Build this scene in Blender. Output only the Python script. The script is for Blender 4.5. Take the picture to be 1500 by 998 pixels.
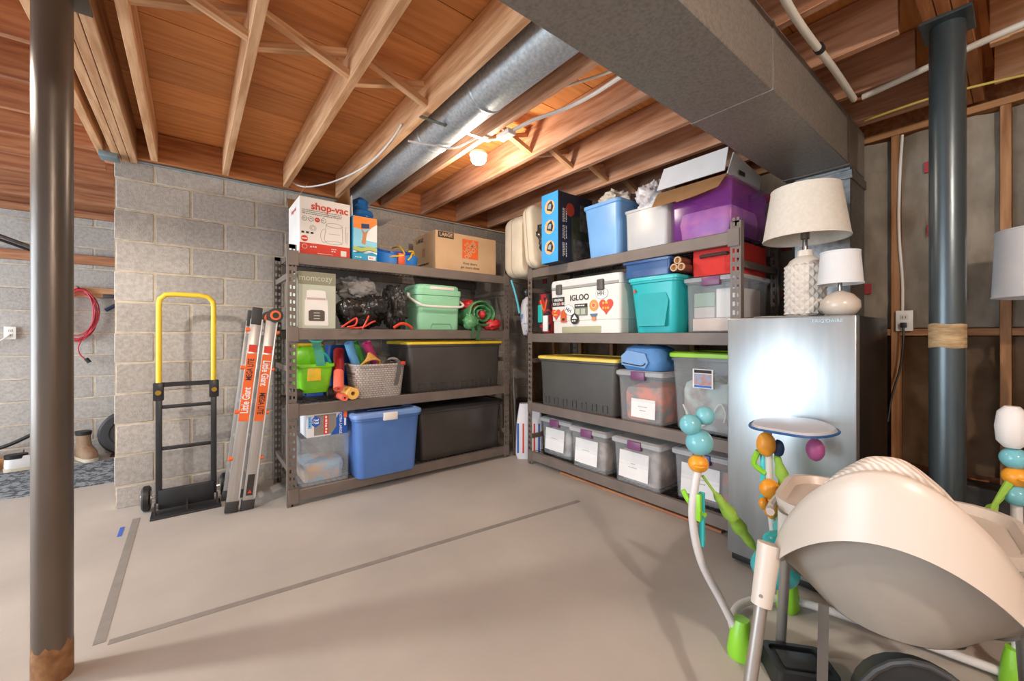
import bpy, bmesh, math, random
from mathutils import Vector, Matrix, noise
for o in list(bpy.data.objects): bpy.data.objects.remove(o)
S = bpy.context.scene
C = S.collection
PI = math.pi
R = math.radians

# ---------------------------------------------------------------- camera
cam = bpy.data.objects.new('camera', bpy.data.cameras.new('camera'))
C.objects.link(cam)
cam.data.sensor_fit = 'HORIZONTAL'; cam.data.sensor_width = 36
cam.data.lens = 36 * 595 / 1500
cam.data.shift_y = -7 / 1500
cam.data.clip_start = 0.03
cam.location = (0, 0, 1.18)
cam.rotation_euler = (R(90), 0, R(-38.3))
S.camera = cam

# ---------------------------------------------------------------- world, light, exposure
W = bpy.data.worlds.new('world'); S.world = W; W.use_nodes = True
bg = W.node_tree.nodes['Background']
bg.inputs['Color'].default_value = (0.86, 0.93, 1.0, 1); bg.inputs['Strength'].default_value = 0.78
def lamp(name, kind, loc, energy, col, **kw):
    l = bpy.data.lights.new(name, kind); l.energy = energy; l.color = col
    for k, v in kw.items(): setattr(l, k, v)
    o = bpy.data.objects.new(name, l); C.objects.link(o); o.location = loc
    return o
door_light = lamp('garage_door_daylight', 'AREA', (-4.2, 3.2, 1.3), 150, (0.74, 0.88, 1.0), shape='RECTANGLE', size=3.6, size_y=2.1)
door_light.rotation_euler = (R(90), 0, R(-90))
lamp('ceiling_bulb_light', 'POINT', (1.50, 2.26, 2.27), 17, (1.0, 0.86, 0.70), shadow_soft_size=0.05)
lamp('added_entry_light', 'SPOT', (-1.0, 2.35, 2.26), 62, (1.0, 0.92, 0.83), shadow_soft_size=0.04, spot_size=R(165), spot_blend=.4)  # unseen lamp added at the left to cast the hand truck's wall shadow
lamp('added_rear_light', 'POINT', (0.3, -1.2, 2.24), 80, (1.0, 0.90, 0.79), shadow_soft_size=0.05)  # unseen fill lamp added behind the camera for the floor and cooler front
V = S.view_settings
V.view_transform = 'Standard'; V.look = 'None'; V.gamma = 1; V.use_curve_mapping = False
V.exposure = 0.68

# ---------------------------------------------------------------- materials
def lin(h):
    h = h.lstrip('#'); v = [int(h[i:i+2], 16) / 255 for i in (0, 2, 4)]
    return tuple([x / 12.92 if x <= .04045 else ((x + .055) / 1.055) ** 2.4 for x in v] + [1])
MC = {}
def mat(name, col, rough=.5, metal=0, col2=None, scale=8, stretch=(1, 1, 1), bump=0, bscale=60, alpha=1, rnd=0, emit=0, spec=None, detail=4, trans=0, contrast=(.35, .65)):
    if name in MC: return MC[name]
    m = bpy.data.materials.new(name); m.use_nodes = True; MC[name] = m
    N = m.node_tree.nodes; L = m.node_tree.links; b = N['Principled BSDF']
    tc = N.new('ShaderNodeTexCoord'); mp = N.new('ShaderNodeMapping'); mp.inputs['Scale'].default_value = stretch
    oi = N.new('ShaderNodeObjectInfo')
    off = N.new('ShaderNodeVectorMath'); off.operation = 'SCALE'; off.inputs[0].default_value = (7, 11, 5)
    L.new(oi.outputs['Random'], off.inputs['Scale']); L.new(off.outputs[0], mp.inputs['Location'])
    L.new(tc.outputs['Object'], mp.inputs['Vector'])
    nz = N.new('ShaderNodeTexNoise'); nz.inputs['Scale'].default_value = scale; nz.inputs['Detail'].default_value = detail
    L.new(mp.outputs[0], nz.inputs['Vector'])
    rp = N.new('ShaderNodeValToRGB'); rp.color_ramp.elements[0].position = contrast[0]; rp.color_ramp.elements[1].position = contrast[1]
    c1 = lin(col); c2 = lin(col2) if col2 else tuple([x * .93 for x in c1[:3]] + [1])
    rp.color_ramp.elements[0].color = c1; rp.color_ramp.elements[1].color = c2
    L.new(nz.outputs['Fac'], rp.inputs['Fac'])
    out = rp.outputs['Color']
    if rnd:
        hs = N.new('ShaderNodeHueSaturation'); mr = N.new('ShaderNodeMapRange')
        mr.inputs['To Min'].default_value = 1 - rnd; mr.inputs['To Max'].default_value = 1 + rnd
        L.new(oi.outputs['Random'], mr.inputs['Value']); L.new(mr.outputs[0], hs.inputs['Value'])
        L.new(out, hs.inputs['Color']); out = hs.outputs['Color']
    L.new(out, b.inputs['Base Color'])
    b.inputs['Roughness'].default_value = rough; b.inputs['Metallic'].default_value = metal
    b.inputs['Alpha'].default_value = alpha
    if spec is not None: b.inputs['Specular IOR Level'].default_value = spec
    if trans: b.inputs['Transmission Weight'].default_value = trans
    if emit:
        b.inputs['Emission Color'].default_value = c1; b.inputs['Emission Strength'].default_value = emit
    if bump:
        n2 = N.new('ShaderNodeTexNoise'); n2.inputs['Scale'].default_value = bscale; n2.inputs['Detail'].default_value = 3
        L.new(mp.outputs[0], n2.inputs['Vector'])
        bp = N.new('ShaderNodeBump'); bp.inputs['Strength'].default_value = bump; bp.inputs['Distance'].default_value = .01
        L.new(n2.outputs['Fac'], bp.inputs['Height']); L.new(bp.outputs[0], b.inputs['Normal'])
    return m
def wood(name, c1, c2, rnd=.12, rough=.65):
    return mat(name, c1, rough, col2=c2, scale=9, stretch=(.35, 4, 4), bump=.12, bscale=30, rnd=rnd, detail=6, contrast=(.38, .66))
M_joist = wood('joist_wood', '#dcae84', '#b9855a')
M_sub = wood('subfloor_wood', '#d48f52', '#bf7a40', .13)
M_ruddy = wood('ruddy_wood', '#b98058', '#96593a')
M_pinkwood = wood('red_fir', '#c99a7c', '#a5704f')
M_dkwood = wood('old_wood', '#b0703f', '#8a5028')
M_stud = wood('stud_wood', '#a8794f', '#84562f')
M_block = mat('concrete_block', '#b8b1a9', .93, col2='#a59e97', scale=45, bump=.35, bscale=160, rnd=.09, detail=6)
M_mortar = mat('mortar', '#cdbfa8', .95, col2='#b8aa94', scale=20, bump=.3, bscale=90)
M_floor = mat('floor_concrete', '#bcb5ac', .62, col2='#a8a29b', scale=1.6, bump=.06, bscale=30, detail=9, contrast=(.3, .72))
M_galv = mat('galvanised_steel', '#8f8f8c', .38, .85, col2='#77787a', scale=40, bump=.1, bscale=150, detail=6)
M_duct = mat('duct_steel', '#8d857c', .5, .3, col2='#7a736b', scale=90, detail=4, contrast=(.4, .7), bump=.08, bscale=300)
M_spiral = mat('round_duct_steel', '#c6cacd', .42, .5, col2='#a9afb4', scale=60, bump=.1, bscale=120)
M_post = mat('dark_painted_steel', '#5c534b', .34, .45, col2='#6b5e53', scale=3, stretch=(2, 2, .5), bump=.08, bscale=20)
M_postr = mat('blue_black_steel', '#3c4649', .3, .5, col2='#4c5457', scale=3, stretch=(2, 2, .5), bump=.06, bscale=20)
M_rust = mat('rust', '#7a5230', .8, col2='#9a7048', scale=25, bump=.3)
M_rack = mat('rack_steel', '#7d7067', .5, .15, col2='#72665e', scale=6)
M_wire = mat('deck_wire', '#4a4d4e', .35, .7)
M_white = mat('white_plastic', '#eeeae4', .4)
M_cable = mat('white_cable', '#e6e0d8', .5)
M_black = mat('black_plastic', '#1d1c1c', .45, col2='#262525')
M_dark = mat('dark_grey_plastic', '#3b3a39', .5, col2='#343333', bump=.05, bscale=200)
M_clear = mat('clear_plastic', '#e9edf0', .12, alpha=.13)
M_clearlid = mat('clear_lid', '#eceef0', .25, alpha=.42)
M_paper = mat('white_paper', '#f2efec', .8)
M_kraft = mat('kraft_cardboard', '#c79b6c', .85, col2='#bd9060', scale=5)
M_card = mat('tan_cardboard', '#d2b08b', .85, col2='#c9a57e', scale=4)
M_red = mat('red_print', '#d8402c', .7)
M_ink = mat('dark_ink', '#3a3633', .8)
M_grey = mat('grey_ink', '#8b8783', .8)
M_orange = mat('orange_plastic', '#f06a2a', .45)
M_yellow = mat('yellow_plastic', '#f2cb35', .4)
M_blue = mat('royal_blue_plastic', '#1f5fc4', .4)
M_teal = mat('teal_plastic', '#2fb6b0', .35)
M_lime = mat('lime_plastic', '#8fdc2f', .35)
M_alu = mat('aluminium', '#c9c6c2', .35, .7, col2='#b8b5b2', stretch=(20, 20, .5), scale=10)
M_chrome = mat('chrome', '#b0aca8', .2, 1)

# ---------------------------------------------------------------- geometry helpers
class G:
    def __init__(s): s.bm = bmesh.new()
    def face(s, vs):
        try: return s.bm.faces.new(vs)
        except ValueError: return None
    def box(s, x0, x1, y0, y1, z0, z1, bev=0, seg=2, M=None):
        r = bmesh.ops.create_cube(s.bm, size=1)['verts']
        for v in r:
            v.co = Vector(((x0 + x1) / 2 + v.co.x * (x1 - x0), (y0 + y1) / 2 + v.co.y * (y1 - y0), (z0 + z1) / 2 + v.co.z * (z1 - z0)))
        if bev:
            es = list({e for v in r for e in v.link_edges})
            rr_ = bmesh.ops.bevel(s.bm, geom=es, offset=bev, segments=seg, affect='EDGES', profile=.5)
            r = [v for v in rr_['verts']]
        if M:
            for v in set(r): v.co = M @ v.co
        return s
    def loft(s, secs, cap=(True, True), closed=True):
        rows = [[s.bm.verts.new(p) for p in q] for q in secs]
        n = len(rows[0])
        for a, b in zip(rows, rows[1:]):
            for i in range(n if closed else n - 1):
                j = (i + 1) % n
                s.face((a[i], a[j], b[j], b[i]))
        if closed and cap[0]: s.face(rows[0][::-1])
        if closed and cap[1]: s.face(rows[-1])
        return s
    def tube(s, pts, r, n=8, cap=True, smooth=0):
        pts = [Vector(p) for p in pts]
        if smooth: pts = spline(pts, smooth)
        rs = r if isinstance(r, (list, tuple)) else [r] * len(pts)
        if len(rs) != len(pts): rs = [rs[0] + (rs[-1] - rs[0]) * i / (len(pts) - 1) for i in range(len(pts))]
        secs = []; up = None
        for i, p in enumerate(pts):
            t = (pts[min(i + 1, len(pts) - 1)] - pts[max(i - 1, 0)]).normalized()
            if up is None:
                up = Vector((0, 0, 1)) if abs(t.z) < .9 else Vector((1, 0, 0))
            a = t.cross(up).normalized(); up = a.cross(t).normalized()
            secs.append([p + rs[i] * (a * math.cos(2 * PI * k / n) + up * math.sin(2 * PI * k / n)) for k in range(n)])
        return s.loft(secs, (cap, cap))
    def cyl(s, p0, p1, r, r1=None, n=16):
        return s.tube([p0, p1], [r, r if r1 is None else r1], n)
    def lathe(s, prof, n=24, c=(0, 0, 0), cap=(True, True)):
        return s.loft([[Vector((c[0] + r * math.cos(2 * PI * k / n), c[1] + r * math.sin(2 * PI * k / n), c[2] + z)) for k in range(n)] for r, z in prof], cap)
    def ball(s, c, r, n=16, sq=(1, 1, 1), amp=0, freq=3, seed=0, flat=None):
        vs = bmesh.ops.create_uvsphere(s.bm, u_segments=n, v_segments=max(6, n * 2 // 3), radius=1)['verts']
        for v in vs:
            d = v.co.copy()
            k = 1
            if amp:
                k += amp * noise.fractal(d * freq + Vector((seed * 3.1, seed, 0)), 1, 2, 3)
            v.co = Vector((c[0] + d.x * r * sq[0] * k, c[1] + d.y * r * sq[1] * k, c[2] + d.z * r * sq[2] * k))
            if flat is not None and v.co.z < flat: v.co.z = flat
        return s
    def out(s, name, m, parent=None, smooth=True, ang=38):
        me = bpy.data.meshes.new(name)
        bmesh.ops.recalc_face_normals(s.bm, faces=s.bm.faces)
        s.bm.to_mesh(me); s.bm.free()
        me.materials.append(m)
        if smooth:
            me.polygons.foreach_set('use_smooth', [True] * len(me.polygons)); me.set_sharp_from_angle(angle=R(ang))
        o = bpy.data.objects.new(name, me); C.objects.link(o)
        if parent: o.parent = parent
        return o
def spline(pts, k=6):
    P = [pts[0]] + list(pts) + [pts[-1]]; o = []
    for i in range(1, len(P) - 2):
        for j in range(k):
            t = j / k; a, b, c, d = P[i - 1], P[i], P[i + 1], P[i + 2]
            o.append(.5 * ((2 * b) + (c - a) * t + (2 * a - 5 * b + 4 * c - d) * t * t + (3 * b - a - 3 * c + d) * t ** 3))
    o.append(Vector(pts[-1])); return o
def rr(w, d, r, z, n=4, cx=0, cy=0):
    r = min(r, w / 2 - .0005, d / 2 - .0005); o = []
    for q, (sx, sy) in enumerate(((1, 1), (-1, 1), (-1, -1), (1, -1))):
        for k in range(n + 1):
            a = q * PI / 2 + k / n * PI / 2
            o.append(Vector((cx + sx * (w / 2 - r) + r * math.cos(a), cy + sy * (d / 2 - r) + r * math.sin(a), z)))
    return o
def thing(name, label, cat, loc=(0, 0, 0), rz=0, group=None, rot=None):
    o = bpy.data.objects.new(name, None); C.objects.link(o); o.empty_display_size = .05
    o.location = loc; o.rotation_euler = rot or (0, 0, R(rz)); return tag(o, label, cat, group)
def tag(o, label, cat=None, group=None, kind=None):
    o['label'] = label
    if cat: o['category'] = cat
    if group: o['group'] = group
    if kind: o['kind'] = kind
    return o
def struct(o): o['kind'] = 'structure'; return o
def lb(o, label): o['label'] = label; return o
def copy_tree(o, parent=None):
    c = o.copy(); C.objects.link(c); c.parent = parent
    for ch in list(o.children): copy_tree(ch, c)
    return c
FC = {}
def text(s, size, m, parent, loc, rot=(90, 0, 0), name='lettering', bold=0, align='CENTER', sx=1, shear=0):
    cu = bpy.data.curves.new('t', 'FONT'); cu.body = s; cu.size = size; cu.align_x = align; cu.align_y = 'CENTER'; cu.extrude = .0004
    cu.offset = bold * size; cu.shear = shear; cu.resolution_u = 3
    t = bpy.data.objects.new('t', cu); C.objects.link(t)
    me = bpy.data.meshes.new_from_object(t.evaluated_get(bpy.context.evaluated_depsgraph_get()))
    bpy.data.objects.remove(t); me.name = name; me.materials.clear(); me.materials.append(m)
    o = bpy.data.objects.new(name, me); C.objects.link(o); o.parent = parent; o.location = loc
    o.rotation_euler = [R(a) for a in rot]; o.scale = (sx, 1, 1)
    return o
def plate(name, m, parent, pts, y, th=.0012):
    """flat print: outline of (x,z) points on a front face at local y"""
    g = G(); g.loft([[Vector((x, y, z)) for x, z in pts], [Vector((x, y - th, z)) for x, z in pts]])
    return g.out(name, m, parent, False)
def disc(cx, cz, r, n=20, ry=None): return [(cx + r * math.cos(2 * PI * k / n), cz + (ry or r) * math.sin(2 * PI * k / n)) for k in range(n)]
def rect(x0, x1, z0, z1): return [(x0, z0), (x1, z0), (x1, z1), (x0, z1)]
def heart(cx, cz, s):
    return [(cx + s * .0625 * 16 * math.sin(t) ** 3 / 1, cz + s * .0625 * (13 * math.cos(t) - 5 * math.cos(2 * t) - 2 * math.cos(3 * t) - math.cos(4 * t))) for t in [2 * PI * k / 28 for k in range(28)]]
def scrib(parent, w, h, m, loc, rot=(90, 0, 0), lines=1, seed=0, name='small_print'):
    """rows of fine print too small to read in the photograph"""
    rnd = random.Random(seed + len(C.objects)); g = G()
    for i in range(lines):
        x = -w / 2; y = ((lines - 1) / 2 - i) * h * 1.6
        while x < w / 2 - h:
            l = min(w / 2 - x, h * (.5 + 1.3 * rnd.random())); dy = h * .12 * rnd.random()
            g.box(x, x + l * .8, y - h * .35 + dy, y + h * .3 + dy, -.0004, .0006); x += l + h * .18
    o = g.out(name, m, parent, False); o.location = loc; o.rotation_euler = [R(a) for a in rot]; o['kind'] = 'stuff'; return o

# ================================================================ STRUCTURE
ZJ, ZS = 2.39, 2.595          # joist bottoms, subfloor underside
def board_mesh(L, w, t, m, name='board', bev=.002):
    o = G().box(-L / 2, L / 2, -w / 2, w / 2, -t / 2, t / 2, bev, 1).out(name, m); me = o.data; bpy.data.objects.remove(o); return me
def put(me, name, loc, rz=0, parent=None, rot=None):
    o = bpy.data.objects.new(name, me); C.objects.link(o); o.location = loc; o.rotation_euler = rot or (0, 0, R(rz)); o.parent = parent; return o
g = G(); g.box(-4.6, 3.5, -2.2, 6.2, -.12, 0)
floor = struct(g.out('floor', M_floor, None, False))
ceil = struct(G().box(-4.6, 3.5, -2.2, 6.2, ZS + .02, ZS + .06).out('ceiling', M_sub, None, False))
# subfloor boards, running along X
bmz = board_mesh(2.02, .283, .02, M_sub, 'subfloor_board', .0015)
j = 0
y = -2.05
while y < 6.1:
    for k in range(4):
        x = -3.55 + 2.025 * k
        put(bmz, 'subfloor_board', (x, y, ZS + .01), 0, ceil)
    y += .287; j += 1
# joists of the main bay run along Y; beam along X over the round column splits them
JX = [-.20 + .403 * k for k in range(9)]
jm = board_mesh(3.43, .20, .038, M_joist, 'joist'); jm2 = board_mesh(2.15, .20, .038, M_joist, 'joist'); jm3 = board_mesh(3.43, .20, .038, M_pinkwood, 'joist')
for x in JX:
    put(jm if x < 1.2 else jm3, 'joist', (x, 2.03, ZJ + .1), 0, ceil, (R(90), 0, R(90)))
    put(jm2, 'joist', (x, -.98, ZJ + .1), 0, ceil, (R(90), 0, R(90)))
# cross bridging between the joists
def bridging(y, gaps):
    for a in gaps:
        x0, x1 = JX[a] + .019, JX[a + 1] - .019
        for s in (1, -1):
            dz = .125; L = math.hypot(x1 - x0, dz) + .012
            me = board_mesh(L, .04, .03, M_joist, 'brace')
            put(me, 'brace', ((x0 + x1) / 2, y + .022 * s, ZJ + .095), 0, ceil, (0, -s * math.atan2(dz, x1 - x0), 0))
bridging(2.02, (0, 1, 2))
bridging(2.1, (4, 5, 6, 7))
# rim board on the block wall and sill
rim = board_mesh(3.75, .2, .04, M_dkwood, 'rim_board'); put(rim, 'rim_board', (1.5, 3.77, ZJ + .1), 0, ceil, (R(90), 0, 0))
# girder of three plies over the block wall end and the column
gp = board_mesh(5.9, .225, .038, M_joist, 'girder_ply')
for i in range(3): put(gp, 'girder_ply', (-.31 - .041 * i, .9, ZJ - .012 + .112), 0, ceil, (R(90), 0, R(90)))
put(board_mesh(5.9, .19, .038, M_joist, 'girder_ply'), 'girder_ply', (-.47, .9, ZJ + .1), 0, ceil, (R(90), 0, R(90)))
# joists of the entry bay run along X
jl = board_mesh(4.0, .19, .038, M_ruddy, 'joist')
for k in range(19):
    put(jl, 'joist', (-2.49, -1.5 + .406 * k, ZJ + .1), 0, ceil, (R(90), 0, 0))
put(board_mesh(1.55, .19, .038, M_ruddy, 'joist'), 'joist', (.3, 3.99, ZJ + .1), 0, ceil, (R(90), 0, 0))
# beam over the right column
bp = board_mesh(3.46, .215, .038, M_dkwood, 'beam_ply')
for i in range(3): put(bp, 'beam_ply', (1.46, .15 + .04 * i, ZJ + .105), 0, ceil, (R(90), 0, 0))

# block walls: mortar core and single blocks
def block_wall(name, x0, x1, y, z1, depth, bl=.3906, bh=.1962, off=0, z0=-.06):
    core = struct(G().box(x0, x1, y + .004, y + depth, 0, z1).out(name, M_mortar, None, False))
    pl, ph = .4064, .2105
    cache = {}
    r = 0; z = z0
    while z < z1 - .02:
        zb, zt = max(z + .0062, .001), min(z + ph - .0062, z1 + .001)
        x = x0 - (pl / 2 if (r + off) % 2 else 0)
        while x < x1 - .01:
            a, b = max(x + .0062, x0 - .003), min(x + pl - .0062, x1 - .0)
            if b - a > .03 and zt - zb > .02:
                key = (round(b - a, 3), round(zt - zb, 3))
                if key not in cache:
                    o = G().box(-(b - a) / 2, (b - a) / 2, 0, depth * .5, -(zt - zb) / 2, (zt - zb) / 2, .004, 1).out('block', M_block); cache[key] = o.data; bpy.data.objects.remove(o)
                put(cache[key], 'block', ((a + b) / 2, y - .001 * random.random() + .0005, (zb + zt) / 2), 0, core)
            x += pl
        r += 1; z += ph
    return core
random.seed(4)
wb = block_wall('wall_back', -.407, 3.29, 3.83, 2.385, .2)
wf = block_wall('wall_far', -3.6, .8, 5.72, 2.33, .2, off=1)
struct(G().box(-.407, 3.2, 3.815, 4.04, 2.386, 2.394).out('trim_1', mat('sill_foam', '#9aa7ad', .7)))
struct(G().box(-3.6, .8, 5.70, 5.92, 2.331, 2.392).out('trim_2', M_ruddy))
# timber strips on the far wall
f1 = G().box(-3.4, .6, 5.68, 5.716, 1.875, 1.965, .003, 1).out('trim_3', M_ruddy); struct(f1)
f2 = G().box(-1.0, -.3, 5.68, 5.716, 1.555, 1.65, .003, 1).out('trim_4', M_joist); struct(f2)

# unseen wall behind the camera, added to block world light from the framed side
struct(G().box(-.6, 3.4, -2.2, -2.06, 0, 2.6).out('wall_front_added', M_block, None, False))
# framed right wall
wr = struct(G().box(3.29, 3.4, -2.0, 3.83, 0, 2.6).out('wall_right', M_dkwood, None, False))
sm = board_mesh(2.3, .089, .038, M_stud, 'stud')
SY = [.47 - .406 * 6 + .406 * k for k in range(15)]
for y in SY: put(sm, 'stud', (3.245, y, 1.19), 0, wr, (R(90), R(-90), 0))
for z in (2.36, 1.20):
    put(board_mesh(5.8, .089 if z > 2 else .07, .038, M_stud, 'plate'), 'plate', (3.243, .9, z), 90, wr)
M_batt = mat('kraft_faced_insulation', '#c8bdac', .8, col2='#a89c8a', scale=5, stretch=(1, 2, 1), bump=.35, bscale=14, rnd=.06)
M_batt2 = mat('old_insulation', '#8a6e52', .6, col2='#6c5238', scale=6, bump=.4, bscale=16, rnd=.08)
M_brand = mat('insulation_print', '#a83c40', .8)
M_pink = mat('pink_wool', '#c98a86', .95, bump=.5, bscale=50)
random.seed(9)
for i, y in enumerate(SY[:-1]):
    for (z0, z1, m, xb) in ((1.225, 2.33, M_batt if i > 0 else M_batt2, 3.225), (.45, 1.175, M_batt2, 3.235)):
        g = G(); secs = []
        for a in range(25):
            z = z0 + (z1 - z0) * a / 24; row = []
            for b in range(15):
                yy = y + .021 + (.364) * b / 14
                e = min(b, 14 - b) / 7
                row.append(Vector((xb + .02 - .035 * min(1, e * 1.6) + .02 * noise.noise(Vector((yy * 14, z * 6, i))) + .008 * noise.noise(Vector((yy * 40, z * 18, i))), yy, z)))
            secs.append(row)
        g.loft(secs, closed=False)
        bmesh.ops.solidify(g.bm, geom=g.bm.faces[:], thickness=-.03)
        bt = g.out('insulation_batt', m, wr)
        if z0 > 1:
            for q in range(3):
                zz = z0 + .12 + q * .36 + .1 * random.random(); yy = y + .1 + .15 * random.random()
                G().box(xb - .026, xb - .008, yy, yy + .055, zz, zz + .06).out('print_patch', M_brand, bt, False)
# low foundation ledge, dark
G_ = G().box(3.06, 3.2, -1.8, 3.8, 0, .43, .006, 1)
tag(struct(G_.out('trim_5', mat('dark_sealed_block', '#3a3836', .5, col2='#2c2b2a', scale=12, bump=.5, bscale=25))), 'dark sealed foundation ledge under the framed wall')

# steel columns
def column(loc, m, label, z1, tape=False, rust=False):
    t = thing('steel_column', label, 'column', loc)
    G().lathe([(.0505, 0), (.0505, z1 - .012)], 40).out('shaft', m, t)
    G().box(-.09, .09, -.07, .07, z1 - .012, z1, .002, 1).out('top_plate', m, t)
    if rust:
        g = G(); n = 40; rows = []
        for r_, z in ((.0508, .0), (.0512, .02), (.0512, .09), (.0507, .12)):
            rows.append([Vector((r_ * math.cos(a), r_ * math.sin(a), max(0, z + (.035 * noise.noise(Vector((math.cos(a) * 3, math.sin(a) * 3, 2))) if z > .05 else 0)))) for a in [2 * PI * k / n for k in range(n)]])
        g.loft(rows, (False, False)); lb(g.out('rust_patch', M_rust, t), 'rusty brown stain around the foot')
    if tape:
        g = G(); n = 40
        g.loft([[Vector((.052 * math.cos(a), .052 * math.sin(a), z + .006 * noise.noise(Vector((a, z * 9, 1))))) for a in [2 * PI * k / n for k in range(n)]] for z in (1.135, 1.18, 1.225)], (False, False))
        lb(g.out('tape_residue', mat('peeled_tape', '#b59a72', .7, col2='#8c7350', scale=18, stretch=(1, 1, 4), bump=.4, bscale=40), t), 'peeling tan tape residue')
    return t
column((-.376, 2.085, 0), M_post, 'brown-black steel support column with a rusty foot standing free on the concrete', ZJ - .015, rust=True)
column((2.30, .19, 0), M_postr, 'blue-black steel support column with a peeling tape band beside the freezer', ZJ - .002, tape=True)

# ducts
t = thing('rectangular_duct', 'long grey galvanised rectangular trunk duct hung under the joists', 'duct', (0, 0, 0))
G().box(-.26, 3.16, .60, .92, 2.12, ZJ - .003, .004, 1).out('trunk', M_duct, t)
for x in (.55, 1.75, 2.83): G().box(x - .012, x + .012, .597, .923, 2.117, ZJ - .003, .001, 1).out('seam_band', M_duct, t)
t = thing('riser_duct', 'vertical galvanised riser duct dropping behind the freezer from the trunk duct', 'duct', (0, 0, 0))
G().box(2.86, 3.16, .60, .87, 0.02, 2.12, .004, 1).out('riser', M_galv, t)
G().box(2.852, 3.168, .592, .878, 2.05, 2.10, .003, 1).out('collar', M_galv, t)
t = thing('round_duct', 'silver round duct running in the joist bay above the ceiling light', 'duct', (0, 0, 0))
xc = (JX[3] + JX[4]) / 2
G().cyl((xc, .95, 2.47), (xc, 3.74, 2.47), .118, n=32).out('pipe', M_spiral, t)
for y in (1.75, 2.35):
    g = G().lathe([(.119, -.012), (.1215, -.006), (.1215, .006), (.119, .012)], 32)
    bmesh.ops.rotate(g.bm, verts=g.bm.verts[:], cent=(0, 0, 0), matrix=Matrix.Rotation(R(90), 3, 'X'))
    g.out('coupling_ring', M_spiral, t).location = (xc, y, 2.47)
g = G().box(JX[3] - .03, JX[4] + .03, 2.035, 2.06, 2.375, 2.379)
lb(g.out('strap', M_galv, t, False), 'flat metal hanger strap')
M_cb = M_cable
# cables on the joists
def cable(name, pts, r, m, label, cat='cable', sm=6):
    o = G().tube(pts, r, 8, smooth=sm).out(name, m); return tag(o, label, cat)
cable('electric_cable', [(.63, 3.72, 2.44), (.72, 3.6, 2.38), (.85, 3.3, 2.36), (.965, 2.9, 2.378), (.983, 2.5, 2.40), (.983, 2.3, 2.44)], .006, M_cable, 'white electric cable looping down beside the shop vacuum carton')
cable('electric_cable', [(1.03, 2.32, 2.36), (1.15, 2.25, 2.345), (1.28, 2.2, 2.345), (1.38, 2.1, 2.40)], .006, M_cable, 'white electric cable hanging under the round duct')
cable('electric_cable', [(1.48, 1.87, 2.385), (1.52, 1.72, 2.40), (1.60, 1.56, 2.42), (1.62, 1.38, 2.42), (1.60, 1.15, 2.41), (1.60, .88, 2.40)], .011, M_cable, 'thick pair of white cables running down a joist bay to the trunk duct')
cable('electric_cable', [(1.445, 1.55, 2.45), (1.50, 1.38, 2.435), (1.56, 1.2, 2.43), (1.56, .88, 2.396)], .007, M_cable, 'thin white cable behind the thick pair near the trunk duct')
tag(G().box(1.44, 1.50, 1.86, 1.98, 2.36, 2.39, .004, 1).out('cable_box', M_white), 'small white plastic cable box screwed under a joist', 'box')
M_pex = mat('pex_pipe', '#d9d2c6', .4)
t = thing('water_pipe', 'white plastic water pipe bent around below the joists beside the trunk duct', 'pipe')
G().tube([(1.3, .5, 2.36), (1.75, .53, 2.36), (2.25, .53, 2.365), (2.62, .535, 2.365)], .014, 10, smooth=5).out('pipe', M_pex, t)
G().tube([(2.62, .52, 2.365), (2.58, .35, 2.367), (2.50, .05, 2.37), (2.42, -.5, 2.37)], .014, 10, smooth=5).out('pipe', M_pex, t)
lb(G().cyl((2.62, .55, 2.365), (2.62, .505, 2.365), .018).out('elbow_fitting', mat('copper', '#8c5a33', .35, .9), t), 'copper elbow fitting')
G().cyl((2.02, .53, 2.366), (2.05, .53, 2.366), .019).out('clip', M_black, t); G().cyl((2.475, -.03, 2.37), (2.485, -.06, 2.37), .019).out('clip', M_black, t)
cable('electric_cable', [(2.9, .55, 2.36), (2.88, .3, 2.36), (2.95, .1, 2.37), (3.05, -.2, 2.372), (3.1, -.7, 2.372)], .006, mat('yellow_cable', '#cdb65c', .5), 'yellow electric cable along the top of the framed wall')

# ceiling light fixtures
def fixture(loc, label):
    t = thing('ceiling_light', label, 'lamp', loc)
    G().lathe([(.055, .0), (.06, -.02), (.05, -.035)], 24).out('base', M_white, t)
    G().lathe([(.048, -.034), (.052, -.05), (.04, -.068), (.0, -.075)], 24, cap=(True, False)).out('bulb', mat('lit_bulb', '#fff4e2', .4, emit=14), t)
fixture((1.50, 2.26, ZJ + .01), 'glowing round ceiling light between the joists past the round duct')
fixture((-1.0, 2.35, ZJ), 'added glowing round ceiling light, out of view in the entry bay')  # unseen fixture added to go with the entry lamp
fixture((.3, -1.2, ZJ), 'added glowing round ceiling light, out of view near the rear wall')  # unseen fixture added to go with the rear fill lamp

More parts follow.
